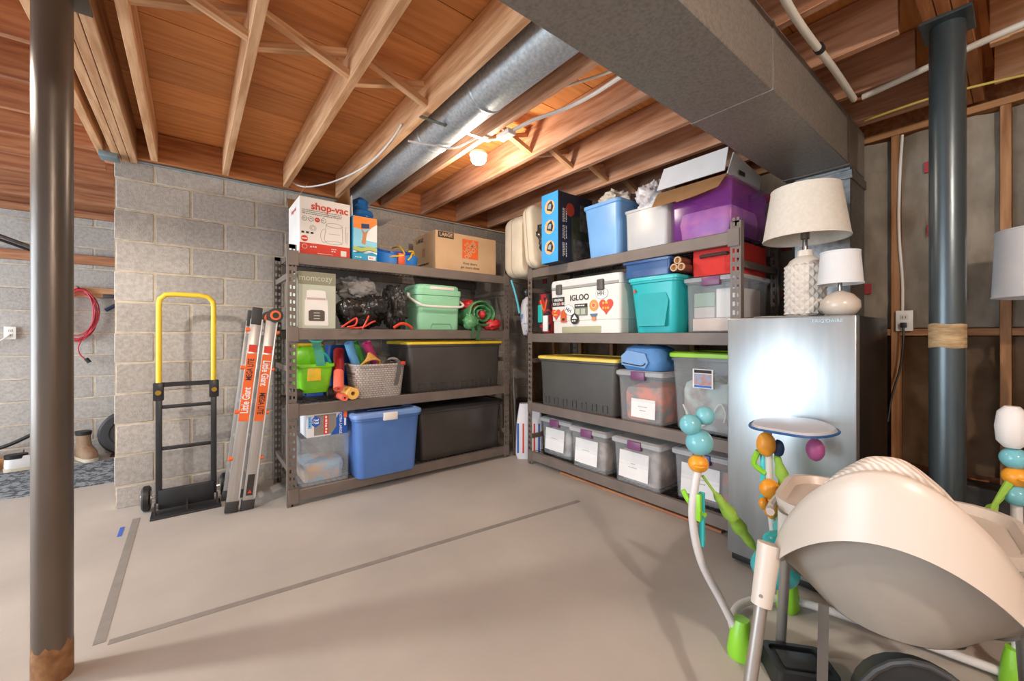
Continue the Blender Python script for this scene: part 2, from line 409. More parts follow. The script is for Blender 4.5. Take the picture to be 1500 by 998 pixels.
# ================================================================ STORAGE RACKS
def rack(loc, rz, label, levels, W=1.92, D=.60, HT=1.81):
    t = thing('storage_rack', label, 'shelf', loc, rz)
    def upright(x, y, sy):
        g = G(); w = .058; q = .0022
        # slotted front flange: rails and rungs leave real holes
        for a, b in ((0, .012), (.026, .036), (.048, w)): g.box(x + a, x + b, y, y + q, 0, HT)
        z = .03
        while z < HT - .03:
            g.box(x + .011, x + .027, y, y + q, z + .026, z + .051); g.box(x + .035, x + .049, y, y + q, z + .021, z + .051)
            z += .0508
        g.box(x + .011, x + .049, y, y + q, 0, .035); g.box(x + .011, x + .049, y, y + q, HT - .03, HT)
        xs = x if x < W / 2 else x + w - q
        g.box(xs, xs + q, y + (q if sy > 0 else -.04), y + (.042 if sy > 0 else 0), 0, HT)
        g.out('upright', M_rack, t, False)
    for x in (0, W - .058):
        upright(x, 0, 1); upright(x, D - .0022, -1)
        xm = x + .02 if x < .5 else W - .02
        for zb in (.25, .95, 1.6): G().box(xm - .012, xm + .012, .03, D - .03, zb - .02, zb + .02, .002, 1).out('side_brace', M_rack, t)
    for z in levels:
        for y in (-.006, D - .03):
            G().box(.05, W - .05, y, y + .036, z - .078, z, .004, 1).out('beam', M_rack, t)
        for x in (0, W - .075):
            lb(G().box(x + .006, x + .069, -.009, -.005, z - .09, z + .012, .001, 1).out('beam_bracket', M_rack, t), 'riveted bracket plate')
        g = G()
        for k in range(7): yy = .035 + k * (D - .07) / 6; g.box(.05, W - .05, yy - .002, yy + .002, z - .009, z - .005)
        for k in range(46): xx = .06 + k * (W - .12) / 45; g.box(xx - .0018, xx + .0018, .0, D - .0, z - .005, z - .0012)
        tag(g.out('wire_deck', M_wire, t, False), 'welded wire deck', kind='stuff')
    return t
LL = (.11, .70, 1.23, 1.757)
RL = (.12, .57, 1.20, 1.785)
LX, LY = .515, 3.13
RX, RY = 2.45, 2.865
rack((LX, LY, 0), 0, 'brown-grey steel rack holding the black trash bags and mint cooler along the block wall', LL)
rack((RX, RY, 0), -90, 'brown-grey steel rack holding the white cooler with stickers along the framed wall', RL, 1.86, .60, 1.84)

def tote(name, label, cat, loc, rz, w, d, h, m, lid=None, taper=.88, lidh=.03, latch=None, r=.03, rim=.012, group=None, ribs=0, stuff=None, lidover=.014, wall=.004):
    """tapered bin: base centre at loc, front faces local -Y; w,d are the top outer size"""
    t = thing(name, label, cat, loc, rz, group)
    b = h - (lidh if lid else 0)
    k = taper
    o = [rr(w * k, d * k, r, 0), rr(w * (k + .01), d * (k + .01), r, .008)]
    for a in (.5, .93): o.append(rr(w * (k + (.965 - k) * a), d * (k + (.965 - k) * a), r, b * a))
    o += [rr(w - .004, d - .004, r, b * .94), rr(w, d, r, b * .945), rr(w, d, r, b), rr(w - 2 * wall - .01, d - 2 * wall - .01, r, b)]
    o += [rr(w * k - 2 * wall, d * k - 2 * wall, r, .006)]
    G().loft(o).out('body', m, t)
    if ribs:
        for i in range(ribs):
            x = (i - (ribs - 1) / 2) * w * k * .8 / max(1, ribs - 1)
            yf = -d * (k + .02) / 2
            g = G(); g.box(x - .022, x + .022, yf - .004, yf + .012, .02, .022); g.box(x - .024, x - .02, yf - .006, yf + .012, .02, .075); g.box(x + .02, x + .024, yf - .006, yf + .012, .02, .075); g.box(x - .024, x + .024, yf - .006, yf + .012, .072, .077)
            g.out('grip_rib', m, t, False)
    if lid:
        W2, D2 = w + lidover, d + lidover
        l = G().loft([rr(W2, D2, r, b - .006), rr(W2 + .004, D2 + .004, r, b + .008), rr(W2, D2, r, b + lidh * .7), rr(W2 - .03, D2 - .03, r, b + lidh), rr(W2 - .06, D2 - .06, r, b + lidh), rr(W2 - .07, D2 - .07, r, b + lidh - .008)]).out('lid', lid, t)
        if latch:
            G().box(-.055, .055, -D2 / 2 - .010, -D2 / 2 + .02, b - .035, b + lidh * .8, .004, 2).out('latch', latch, t)
            G().box(-.055, .055, D2 / 2 - .02, D2 / 2 + .010, b - .035, b + lidh * .8, .004, 2).out('latch', latch, t)
    return t
def fill(label, loc, rz, w, d, h, cols, seed=0, lumps=9):
    """clothes in a see-through bin: soft folded lumps nobody could count"""
    random.seed(seed); g = G()
    n = 26
    def hgt(x, y): return h * (.82 + .22 * noise.noise(Vector((x * 11, y * 11, seed))) + .08 * noise.noise(Vector((x * 30, y * 30, seed))))
    secs = []
    for a, (kk, zz) in enumerate(((.94, .0), (1, .05), (1.0, .25), (1, .45), (1.0, .62), (.97, .8), (.9, .95), (.6, 1.02), (.15, 1.05))):
        row = []
        for p in rr(w * kk * (.9 + .1 * min(zz, 1)), d * kk * (.9 + .1 * min(zz, 1)), .04, 0, 6):
            q = noise.noise(Vector((p.x * 9, p.y * 9, zz * 6 + seed)))
            row.append(Vector((p.x * (1 - .05 * abs(q)), p.y * (1 - .05 * abs(q)), max(0, h * zz * (.9 + .14 * q)))))
        secs.append(row)
    g.loft(secs)
    nm = 'cloth_' + '_'.join(c.strip('#') for c in cols)
    o = g.out('clothes', mat(nm, cols[0], .9, col2=cols[1], scale=9, bump=.6, bscale=25, detail=5, contrast=(.42, .58)))
    o.location = loc; o.rotation_euler = (0, 0, R(rz)); tag(o, label, 'clothes', kind='stuff'); return o
def carton(name, label, loc, rz, w, d, h, m, flaps=(), group=None, cat='box', fm=None, top=True, fl=.14):
    t = thing(name, label, cat, loc, rz, group)
    if top: G().box(-w / 2, w / 2, -d / 2, d / 2, 0, h, .003, 1).out('body', m, t)
    else:
        q = .004
        G().loft([rr(w, d, .003, 0, 1), rr(w, d, .003, h, 1), rr(w - 2 * q, d - 2 * q, .002, h, 1), rr(w - 2 * q, d - 2 * q, .002, q, 1)]).out('body', m, t)
    for side, ang in flaps:
        a = R(ang)
        L = w if side in 'FB' else d
        if side in 'FB':
            s = -1 if side == 'F' else 1
            p = [(-w / 2, s * d / 2, h), (w / 2, s * d / 2, h)]; o = Vector((0, s * math.cos(a), math.sin(a))) * fl
        else:
            s = -1 if side == 'L' else 1
            p = [(s * w / 2, -d / 2, h), (s * w / 2, d / 2, h)]; o = Vector((s * math.cos(a), 0, math.sin(a))) * fl
        v = [Vector(p[0]), Vector(p[1]), Vector(p[1]) * 1 + o, Vector(p[0]) + o]
        g = G(); g.face([g.bm.verts.new(x) for x in v]); bmesh.ops.solidify(g.bm, geom=g.bm.faces[:], thickness=.004)
        g.out('flap', fm or m, t, False)
    return t
def on_left(x0, x1, yf, d): return ((x0 + x1) / 2, yf + d / 2)

# ---------------------------------------------------------------- left rack, top deck
Z4 = LL[3]
M_wcard = mat('white_carton', '#ece4dc', .75, col2='#e4dbd2', scale=3)
x, y = on_left(.60, .94, 3.17, .40)
b = carton('vacuum_carton', 'white open-topped shop vacuum carton with red lettering on top of the rack', (x, y, Z4), 0, .345, .40, .41, M_wcard, (('L', 118), ('R', 91), ('B', 55)), top=False, fm=M_kraft, fl=.13)
F = -.2005
plate('red_band', M_red, b, rect(-.171, .171, .004, .085), F)
text('shop-vac', .072, M_red, b, (.03, F - .001, .352), bold=.02)
scrib(b, .27, .008, M_grey, (-.02, F - .001, .306), lines=3)
for i in range(4):
    plate('round_icon', M_red if i == 2 else M_ink, b, disc(-.14 + .042 * i, .258, .017), F)
    if i != 2: plate('round_icon_face', M_wcard, b, disc(-.14 + .042 * i, .258, .0145), F - .001)
    scrib(b, .018, .007, M_wcard if i == 2 else M_ink, (-.14 + .042 * i, F - .0025, .258))
# outline drawing of the vacuum, flat print
def line_print(parent, pts, y, m, wd=.0018):
    for a, c in zip(pts, pts[1:]):
        dx, dz = c[0] - a[0], c[1] - a[1]; l = math.hypot(dx, dz) or 1; nx, nz = -dz / l * wd / 2, dx / l * wd / 2
        yield [(a[0] + nx, a[1] + nz), (c[0] + nx, c[1] + nz), (c[0] - nx, c[1] - nz), (a[0] - nx, a[1] - nz)]
def drawing(name, parent, polys, y, m, wd=.0018):
    g = G()
    for pts in polys:
        for q in line_print(parent, pts, y, m, wd): g.loft([[Vector((a, y, c)) for a, c in q], [Vector((a, y - .0008, c)) for a, c in q]])
    return g.out(name, m, parent, False)
el = lambda cx, cz, rx, rz_, a0=0, a1=2 * PI, n=20: [(cx + rx * math.cos(a0 + (a1 - a0) * k / n), cz + rz_ * math.sin(a0 + (a1 - a0) * k / n)) for k in range(n + 1)]
o = drawing('product_drawing', b, [el(.06, .235, .055, .016), [(.005, .235), (-.01, .13), (.0, .105)], [(.115, .235), (.12, .12), (.11, .10)], el(.055, .108, .055, .012), el(-.005, .15, .03, .05, PI / 2, 3 * PI / 2), el(.035, .275, .05, .03, 0, PI), el(-.085, .195, .02, .02), el(-.085, .195, .011, .011), [(.02, .17), (.1, .172)], [(.14, .24), (.142, .12)], [(.15, .2), (.15, .11)]], F, M_grey)
o['kind'] = 'stuff'
plate('round_icon', M_red, b, disc(-.14, .115, .022), F); plate('round_icon_face', M_wcard, b, rect(-.158, -.122, .111, .119), F - .001)
for i in range(3): plate('small_icon', M_ink, b, rect(-.16 + .03 * i, -.142 + .03 * i, .152, .166), F)
plate('round_icon', M_wcard, b, disc(-.14, .058, .017), F - .002); plate('round_icon_face', M_red, b, disc(-.14, .058, .014), F - .003)
scrib(b, .05, .014, M_wcard, (-.08, F - .002, .06)); scrib(b, .04, .01, M_wcard, (.06, F - .002, .05), lines=2); scrib(b, .11, .006, M_wcard, (.0, F - .002, .017))
text('shop-vac', .05, M_red, b, (-.1735, 0, .35), (90, 0, -90))
plate('white_tag', M_wcard, b, rect(.105, .145, .015, .055), F - .001)

x, y = on_left(.955, 1.145, 3.15, .30)
M_pool = mat('orange_blue_carton', '#2f9fc6', .7, col2='#1f86b4', scale=3)
b = carton('pool_toy_carton', 'narrow orange and turquoise pool toy carton standing beside the vacuum carton', (x, y, Z4), 0, .185, .30, .335, M_pool, (('R', 14), ('L', 88)), top=False, fm=M_paper, fl=.15)
F = -.1508
plate('orange_panel', mat('print_orange', '#f08a35', .7), b, rect(-.09, .09, .23, .333), F)
plate('wave_print', mat('print_sea', '#8fd0e8', .7), b, [(-.09, .10), (.09, .11), (.09, .235), (.03, .25), (-.02, .235), (-.09, .245)], F - .0008)
plate('splash_print', M_paper, b, [(-.03, .16), (.09, .15), (.09, .29), (.05, .26), (.0, .2)], F - .0014)
plate('swimmer_print', mat('print_skin', '#c98a5e', .8), b, [(-.03, .13), (.0, .12), (.01, .2), (.025, .24), (-.005, .215), (-.03, .24), (-.018, .2)], F - .0022)
plate('float_print', mat('print_navy', '#31466b', .8), b, [(-.03, .245), (.03, .25), (.03, .285), (-.03, .28)], F - .0022)
plate('sand_print', mat('print_sand', '#b9c46a', .8), b, [(-.09, .075), (-.03, .065), (.03, .085), (.09, .075), (.09, .105), (.03, .112), (-.03, .095), (-.09, .105)], F - .0016)
plate('foam_print', M_paper, b, [(-.09, .055), (-.05, .065), (0, .055), (.05, .066), (.09, .056), (.09, .07), (.03, .078), (-.03, .06), (-.09, .07)], F - .002)
plate('price_tag', M_paper, b, rect(.02, .08, .008, .04), F - .001); scrib(b, .06, .012, M_paper, (-.045, F - .001, .022)); scrib(b, .04, .01, M_red, (.05, F - .003, .024))
g = G(); secs = []
for i in range(25):
    a = i / 24; rad = (.088 * (1 - a) ** .6 + .024) * (1 + .16 * math.sin(a * 16) + .1 * math.sin(a * 37))
    secs.append([Vector((x + .02 + rad * 1.0 * math.cos(u) * (1 + .35 * noise.noise(Vector((math.cos(u) * 2, math.sin(u) * 2, a * 7)))), y + .02 + rad * 1.1 * math.sin(u), Z4 + .26 + .27 * a)) for u in [2 * PI * k / 20 for k in range(20)]])
for q in secs:
    for p in q:
        if p.z < Z4 + .35: p.x = min(p.x, x + .083)
        p.x = max(p.x, x - .083); p.y = min(max(p.y, y - .14), y + .14)
g.loft(secs)
tag(g.out('inflatable_bag', mat('glossy_blue_film', '#1f6fb4', .12, col2='#0f4d8c', scale=9, bump=.8, bscale=22)), 'crumpled shiny blue inflatable stuffed in the top of the pool toy carton', 'inflatable')

# toddler swing
t = thing('toddler_swing', 'blue bucket toddler swing with red strap and yellow ropes on top of the rack', 'swing', (1.358, 3.30, Z4 + .002))
M_sblue = mat('swing_blue', '#2a7fd6', .35)
g = G(); secs = []
for k in range(25):
    u = PI * (k / 24) ; cx, cy = -.18 * math.cos(u), -.13 * math.sin(u) + .05
    hh = .075 + .03 * abs(math.cos(u))
    d = Vector((-math.cos(u), -math.sin(u) * .75, 0))
    secs.append([Vector((cx, cy, 0)) - d * .02, Vector((cx, cy, 0)) + d * .018, Vector((cx, cy, hh)) + d * .03, Vector((cx, cy, hh + .01)) + d * .015, Vector((cx, cy, hh)) - d * .005])
g.loft(secs); g.out('seat_shell', M_sblue, t)
g = G(); g.loft([[Vector((-.17 + .34 * i / 8, .06 + .1 * math.sin(PI * i / 8), z)) for i in range(9)] + [Vector((.17 - .34 * i / 8, .085 + .1 * math.sin(PI * i / 8), z)) for i in range(9)] for z in (.0, .12, .165)]); g.out('backrest', M_blue, t)
G().ball((0, .02, .06), .11, 16, (1.0, .6, .5), .08).out('red_liner', mat('swing_red', '#d63a30', .5), t)
G().box(-.03, .03, -.12, -.09, .0, .1, .006, 2).out('front_strap', mat('strap_orange', '#e2582c', .5), t)
M_rope = mat('yellow_rope', '#f0c22e', .6)
for pts in ([(-.17, .03, .13), (-.14, -.04, .07), (-.02, -.115, .075), (.03, -.10, .10), (.02, -.02, .17), (.01, .1, .18)], [(.17, .03, .11), (.13, -.04, .13), (.09, -.09, .08), (.06, -.1, .05)], [(.17, .03, .10), (.155, .0, .15), (.10, -.02, .14)], [(-.17, .03, .12), (-.175, .08, .17), (-.12, .14, .16)]):
    G().tube(pts, .007, 8, smooth=5).out('rope', M_rope, t)

b = carton('moving_box', 'large tan moving carton with an orange logo and the word LARGE', (1.985, 3.49, Z4), 0, .66, .46, .36, M_card)
b.location = (2.02, 3.46, Z4)
F = -.2305
text('LARGE', .045, M_card, b, (-.225, F - .0022, .328), bold=.02); plate('dark_label', M_ink, b, rect(-.305, -.145, .30, .355), F)
plate('logo_square', M_orange, b, rect(-.055, .12, .14, .32), F)
for i, (s, z) in enumerate((('THE', .295), ('HOME', .25), ('DEPOT', .19))):
    text(s, (.03, .056, .056)[i], M_card, b, ((-.01, .025, .045)[i], F - .0022, (.272, .248, .2)[i]), (90, -42, 0), bold=.02)
text('How doers', .034, M_ink, b, (.03, F - .001, .095)); text('get more done', .034, M_ink, b, (.03, F - .001, .058))
text('LARGE', .05, M_ink, b, (-.3315, .08, .31), (90, 0, -90), bold=.02); G().box(-.3312, -.3295, -.03, .03, .15, .23).out('side_mark', mat('print_terracotta', '#b98a6c', .8), b, False)
scrib(b, .26, .022, M_ink, (-.3315, 0, .08), (90, 0, -90))

# ---------------------------------------------------------------- left rack, second deck
Z3 = LL[2]
M_sage = mat('sage_carton', '#c3c6b4', .7, col2='#b9bdaa', scale=3)
x, y = on_left(.585, .835, 3.15, .30)
b = carton('bottle_warmer_carton', 'sage carton printed with a white bottle sterilizer on the second deck', (x, y, Z3), 0, .25, .30, .405, M_sage)
F = -.1505
plate('header_band', mat('olive_print', '#8f8d76', .7), b, rect(-.124, .124, .315, .403), F)
text('momcozy', .062, M_sage, b, (-.01, F - .001, .36), sx=.9)
plate('machine_print', M_white, b, [(-.085, .03), (-.075, .022), (.065, .022), (.075, .03), (.07, .2), (.06, .215), (.055, .27), (.03, .276), (-.05, .276), (-.07, .27), (-.072, .215), (-.082, .2)], F)
plate('machine_band', mat('print_rose', '#c9b0a8', .7), b, rect(-.068, .055, .207, .222), F - .0012)
plate('panel_print', mat('print_umber', '#5d5049', .7), b, [(-.058, .06), (-.05, .055), (.04, .055), (.048, .06), (.048, .125), (.03, .135), (-.04, .135), (-.058, .125)], F - .0012)
for i in range(3): plate('button_print', M_sage, b, rect(-.025, .015, .07 + .02 * i, .076 + .02 * i), F - .0024)

def blob(name, label, cat, loc, size, m, seed, amp=.16, freq=2.4, n=36, group=None, parent=None, crease=0, pleat=0):
    g = G(); vs = bmesh.ops.create_uvsphere(g.bm, u_segments=n, v_segments=n * 2 // 3, radius=1)['verts']
    for v in vs:
        d = v.co.copy(); k = 1 + amp * noise.fractal(d * freq + Vector((seed * 7.3, seed * 2.1, seed)), .9, 2, 4)
        if crease: k += crease * abs(noise.noise(Vector((d.x * 6, d.z * 6, seed)))) - crease * .3
        if pleat: k += pleat * math.sin(math.atan2(d.y, d.x) * 17 + 3 * noise.noise(d * 2)) * (1 - abs(d.z)) + pleat * .8 * math.sin(math.atan2(d.y, d.x) * 9 + 1) * (1 - d.z) * .5
        p = Vector((d.x * size[0] * k, d.y * size[1] * k, d.z * size[2] * k + size[2]))
        p.z = max(p.z, 0); v.co = p
    o = g.out(name, m, parent, True, 70)
    if parent: o.location = loc
    else: o.location = loc; tag(o, label, cat, group)
    return o
M_bag = mat('black_bin_bag', '#1b1918', .22, col2='#2a2624', scale=6, bump=1.0, bscale=18)
M_bag2 = mat('black_textured_bag', '#2a2624', .3, col2='#5a5350', scale=160, contrast=(.5, .6), bump=.8, bscale=20)
t = thing('trash_bag', 'shiny black drawstring trash bag with red ties on the second deck', 'bag', (1.055, 3.27, Z3 + .001))
blob('bag_body', '', '', (0, 0, 0), (.185, .165, .135), M_bag, 3, .2, 2.6, parent=t, crease=.22)
blob('bag_fold', '', '', (.09, -.11, .10), (.10, .07, .08), M_bag, 8, .3, 2.5, 24, parent=t, crease=.3)
blob('bag_fold', '', '', (-.10, -.11, .07), (.09, .06, .08), M_bag, 5, .3, 2.5, 24, parent=t, crease=.3)
for pts in ([(-.19, -.16, .01), (-.14, -.175, .05), (-.09, -.18, .08), (-.10, -.19, .03), (-.16, -.19, .012)], [(-.14, -.18, .008), (-.05, -.19, .012), (.02, -.19, .05), (.05, -.18, .06)], [(-.05, -.19, .0), (-.02, -.195, .06), (.0, -.185, .10)]):
    G().tube(pts, .007, 6, smooth=4).out('drawstring', mat('red_drawstring', '#e0452f', .45), t)
t2 = thing('trash_bag', 'black bag with glittery mottled film and a red tie beside the mint cooler', 'bag', (1.335, 3.29, Z3 + .001))
blob('bag_body', '', '', (0, 0, 0), (.105, .14, .185), M_bag2, 12, .22, 2.4, 64, parent=t2, crease=.22, pleat=.05)
G().tube([(-.06, -.14, .012), (-.01, -.155, .045), (.05, -.15, .04), (.10, -.14, .012)], .012, 6, smooth=4).out('drawstring', mat('red_drawstring', '#e0452f', .45), t2)
M_gcloth = mat('grey_bedding', '#8f8b88', .75, col2='#7f7b79', scale=5, bump=.35, bscale=12)
o = blob('grey_bundle', 'grey padded bedding bundle resting on the black drawstring trash bag', 'bedding', (1.035, 3.32, Z3 + .215), (.16, .13, .10), M_gcloth, 21, .24, 2.2, 64, crease=.24, pleat=.04)

# mint cooler
t = thing('mint_cooler', 'mint green hard cooler with a white swing handle', 'cooler', (1.70, 3.32, Z3 + .002))
M_mint = mat('mint_plastic', '#9fdcb4', .4, col2='#98d5ad')
w, d = .44, .34
G().loft([rr(w * .88, d * .88, .04, 0), rr(w * .9, d * .9, .045, .01), rr(w * .92, d * .92, .045, .19), rr(w * .96, d * .95, .045, .195), rr(w * .98, d * .97, .045, .295), rr(w * .9, d * .9, .04, .295)]).out('body', M_mint, t)
G().loft([rr(w, d, .05, .298), rr(w + .006, d + .006, .05, .315), rr(w + .004, d + .004, .05, .345), rr(w - .03, d - .03, .05, .35), rr(w - .03, d - .03, .05, .375), rr(w - .06, d - .06, .05, .39)]).out('lid', M_mint, t)
G().box(-.10, .13, -d / 2 - .008, -d / 2 + .03, .345, .372, .006, 2).out('lid_plate', M_white, t)
g = G(); g.tube([(-w / 2 - .012, .0, .30), (-w / 2 - .014, -.06, .27), (-w / 2 - .004, -d / 2 - .005, .225), (-w / 2 + .06, -d / 2 - .025, .20), (0, -d / 2 - .028, .198), (w / 2 - .06, -d / 2 - .025, .20), (w / 2 + .004, -d / 2 - .005, .225), (w / 2 + .014, -.06, .27), (w / 2 + .012, .0, .30)], .011, 8, smooth=5); g.out('handle', M_white, t)
for s in (-1, 1): G().cyl((s * (w / 2 - .02), 0, .30), (s * (w / 2 + .022), 0, .30), .024).out('handle_pivot', M_white, t)
drawing('foot_recess_shade', t, [[(-.09, .008), (-.075, .05), (.10, .05), (.115, .008)]], -d * .46 - .001, mat('mint_shadow_line', '#6f9c80', .5), .005)  # shade of the recess painted as a darker mint line
lb(plate('side_label', M_mint, t, disc(.03, .13, .03, 20, .01), -d * .46 - .001), 'embossed oval badge')

# rolled tablecloth
t = thing('rolled_tablecloth', 'rolled green and red plastic tablecloth bundle at the end of the second deck', 'cloth', (2.12, 3.25, Z3 + .002))
M_green = mat('green_film', '#5f9a68', .35, col2='#4b8353', scale=6, bump=.9, bscale=16)
M_redf = mat('red_film', '#d8343a', .35, col2='#c02a30', scale=6, bump=.6, bscale=16)
g = G(); secs = []
for k in range(60):
    a = 2 * PI * 2.6 * k / 59; rr_ = .03 + .10 * k / 59 + .012 * noise.noise(Vector((a, 1, 0)))
    q = Vector((rr_ * math.cos(a) * 1.15, 0, .145 + rr_ * math.sin(a)))
    y0 = -.13 + .03 * noise.noise(Vector((a * 1.5, 3, 0))); q2 = Vector((q.x, .2, q.z)); q1 = Vector((q.x, y0, q.z))
    n_ = Vector((math.cos(a), 0, math.sin(a))) * .012
    secs.append([q1 - n_ + Vector((0, .01, 0)), q1 + n_ * .2 - Vector((0, .012, 0)), q1 + n_, q2 + n_, q2 - n_])
g.loft(secs); g.out('green_roll', M_green, t)
blob('red_core', '', '', (0, -.10, .10), (.035, .05, .045), M_redf, 4, .3, 3, 16, parent=t)
blob('red_corner', '', '', (.13, -.08, .0), (.10, .08, .055), M_redf, 6, .3, 2.5, 24, parent=t, crease=.2)
blob('red_corner', '', '', (-.08, .0, .18), (.09, .1, .05), M_redf, 9, .3, 2.5, 20, parent=t, crease=.2)
blob('green_fold', '', '', (-.12, -.11, .0), (.07, .06, .075), M_green, 14, .3, 2.5, 24, parent=t, crease=.25)
for dx in (0, .06):
    g = G(); g.loft([[Vector((-.14 + dx + .01 * math.sin(k), -.125 - .012 * min(k, 2), .06 - .03 * k)), Vector((-.105 + dx + .012 * math.sin(k * 1.3), -.128 - .012 * min(k, 2), .06 - .03 * k))] for k in range(6 if dx else 5)], closed=False)
    bmesh.ops.solidify(g.bm, geom=g.bm.faces[:], thickness=.003); g.out('hanging_corner', M_green, t)

# ---------------------------------------------------------------- left rack, third deck
Z2 = LL[1]
t = thing('toy_wagon', 'lime green plastic toy wagon with a teal handle and black wheels', 'toy', (.715, 3.365, Z2 + .002))
M_lime2 = mat('lime_translucent', '#8be035', .25, col2='#7bd026')
w, d = .24, .34
G().loft([rr(w * .78, d * .8, .03, .06), rr(w * .8, d * .82, .03, .065), rr(w * .97, d, .03, .245), rr(w * 1.06, d * 1.06, .03, .25), rr(w * 1.06, d * 1.06, .03, .272), rr(w * .96, d * .96, .03, .272), rr(w * .76, d * .78, .03, .075)]).out('tub', M_lime2, t)
G().box(-.06, .03, -.172, -.158, .15, .245, .004).out('yellow_panel', M_yellow, t)
G().loft([rr(w * .9, .12, .03, .25, cy=.1), rr(w * .95, .14, .03, .36, cy=.09), rr(w * .8, .1, .03, .40, cy=.09)]).out('seat_back', M_lime2, t)
G().box(-.1, .1, .03, .15, .395, .42, .01).out('yellow_rim', M_yellow, t)
g = G(); g.loft([[Vector((x0, yy, z)) for x0 in (-.025 + ox, .035 + ox)] for ox, yy, z in ((.02, -.185, .26), (.01, -.19, .33), (-.005, -.185, .40), (-.012, -.18, .44))], closed=False)
bmesh.ops.solidify(g.bm, geom=g.bm.faces[:], thickness=.012); g.out('handle', mat('pale_teal', '#6fd2c0', .35), t)
G().tube([(-.06, -.18, .475), (-.035, -.182, .445), (.02, -.182, .44), (.05, -.18, .475)], .012, 8, smooth=3).out('handle_grip', mat('pale_teal', '#6fd2c0', .35), t)
G().tube([(.03, -.18, .36), (.07, -.17, .33), (.10, -.14, .28)], .01, 8, smooth=3).out('handle_brace', M_teal, t)
for sx in (-1, 1):
    for sy in (-1, 1):
        g = G(); cx, cy = sx * .105, sy * .11
        g.cyl((cx - .018, cy, .048), (cx + .018, cy, .048), .048, n=20); wh = g.out('wheel', M_black, t)
        G().cyl((cx - .02, cy, .048), (cx + .02, cy, .048), .022, n=14).out('hub', M_grey, wh)
G().box(-.06, .06, -.12, .12, .03, .062, .005).out('chassis', M_blue, t)
def noodle(name, label, p0, p1, r, m, hole=True, grp=None):
    t = thing(name, label, 'pool noodle', p0, group=grp); a = Vector((0, 0, 0)); c = Vector(p1) - Vector(p0)
    ax = c.normalized(); u = ax.cross(Vector((0, 0, 1))).normalized(); v = ax.cross(u)
    ring = lambda p, q: [p + q * (u * math.cos(2 * PI * k / 18) + v * math.sin(2 * PI * k / 18)) for k in range(18)]
    G().loft([ring(a, r * .35), ring(a, r), ring(c, r), ring(c, r * .35), ring(a, r * .35)], (False, False)).out('foam', m, t)
    return t
noodle('pool_noodle', 'light blue foam pool noodle leaning beside the woven basket', (.948, 3.22, 1.125), (1.08, 3.33, .80), .034, mat('foam_blue', '#6fb4ea', .8, bump=.4, bscale=90))
noodle('pool_noodle', 'green foam pool noodle behind the light blue one', (1.015, 3.325, 1.13), (1.16, 3.345, .80), .032, mat('foam_green', '#4fae4a', .8, bump=.4, bscale=90))
noodle('pool_noodle', 'pink foam pool noodle rising behind the woven basket', (1.095, 3.265, 1.125), (1.25, 3.335, .83), .034, mat('foam_pink', '#e0458c', .8, bump=.4, bscale=90))
wbl = noodle('water_blaster', 'coral and dark red foam water blaster tube leaning out of the rack', (.845, 3.115, .79), (.905, 3.33, 1.055), .036, mat('foam_coral', '#f0705a', .6))
lb(G().tube([(.028, .095, .12), (.062, .219, .272)], .039, 18).out('sleeve', mat('dark_red_plastic', '#9c1a1c', .4), wbl), 'dark red plastic sleeve')
noodle('pool_noodle', 'thick yellow foam noodle end poking out beside the basket', (.94, 3.085, .752), (.93, 3.44, .752), .044, mat('foam_yellow', '#f2c064', .8))
noodle('pool_noodle', 'thin coral foam noodle end poking out over the third beam', (.880, 3.08, .726), (.872, 3.45, .726), .024, mat('foam_coral', '#f0705a', .6))
t = thing('toy_bucket', 'royal blue plastic toy barrel behind the noodles', 'toy', (.968, 3.59, Z2 + .001))
G().lathe([(.08, 0), (.10, .02), (.105, .34), (.095, .40)], 24).out('body', M_blue, t); G().lathe([(.105, .14), (.109, .16), (.105, .18)], 24, cap=(False, False)).out('hoop', M_blue, t)
# woven basket
M_weave = mat('woven_plastic', '#b7aca4', .6, col2='#9a8f88', scale=3)
def weave_bump(m, sc):
    N = m.node_tree.nodes; L = m.node_tree.links; b = N['Principled BSDF']
    tc = N.new('ShaderNodeTexCoord'); br = N.new('ShaderNodeTexBrick'); mp = N.new('ShaderNodeMapping'); mp.inputs['Rotation'].default_value = (R(90), 0, 0)
    br.inputs['Scale'].default_value = sc; br.inputs['Mortar Size'].default_value = .04; br.inputs['Brick Width'].default_value = .5; br.inputs['Row Height'].default_value = .36
    br.inputs['Color1'].default_value = lin('#c6bcb4'); br.inputs['Color2'].default_value = lin('#b3a8a1'); br.inputs['Mortar'].default_value = lin('#7d736d')
    L.new(tc.outputs['Object'], mp.inputs[0]); L.new(mp.outputs[0], br.inputs['Vector']); L.new(br.outputs['Color'], b.inputs['Base Color'])
    bp = N.new('ShaderNodeBump'); bp.inputs['Strength'].default_value = .6; bp.inputs['Distance'].default_value = .006; bp.invert = True; L.new(br.outputs['Fac'], bp.inputs['Height']); L.new(bp.outputs[0], b.inputs['Normal'])
weave_bump(M_weave, 22)
t = thing('woven_basket', 'grey woven plastic basket full of rope on the third deck', 'basket', (1.165, 3.255, Z2 + .001))
w, d, h = .40, .29, .26
o = [rr(w * .86, d * .86, .04, 0), rr(w * .88, d * .88, .045, .01), rr(w, d, .05, h - .02), rr(w + .016, d + .016, .05, h - .018), rr(w + .016, d + .016, .05, h), rr(w - .014, d - .014, .05, h), rr(w * .85, d * .85, .04, .012)]
G().loft(o).out('body', M_weave, t)
t = thing('coiled_rope', 'tan coiled rope heaped in the woven basket', 'rope', (1.085, 3.165, Z2 + .20))
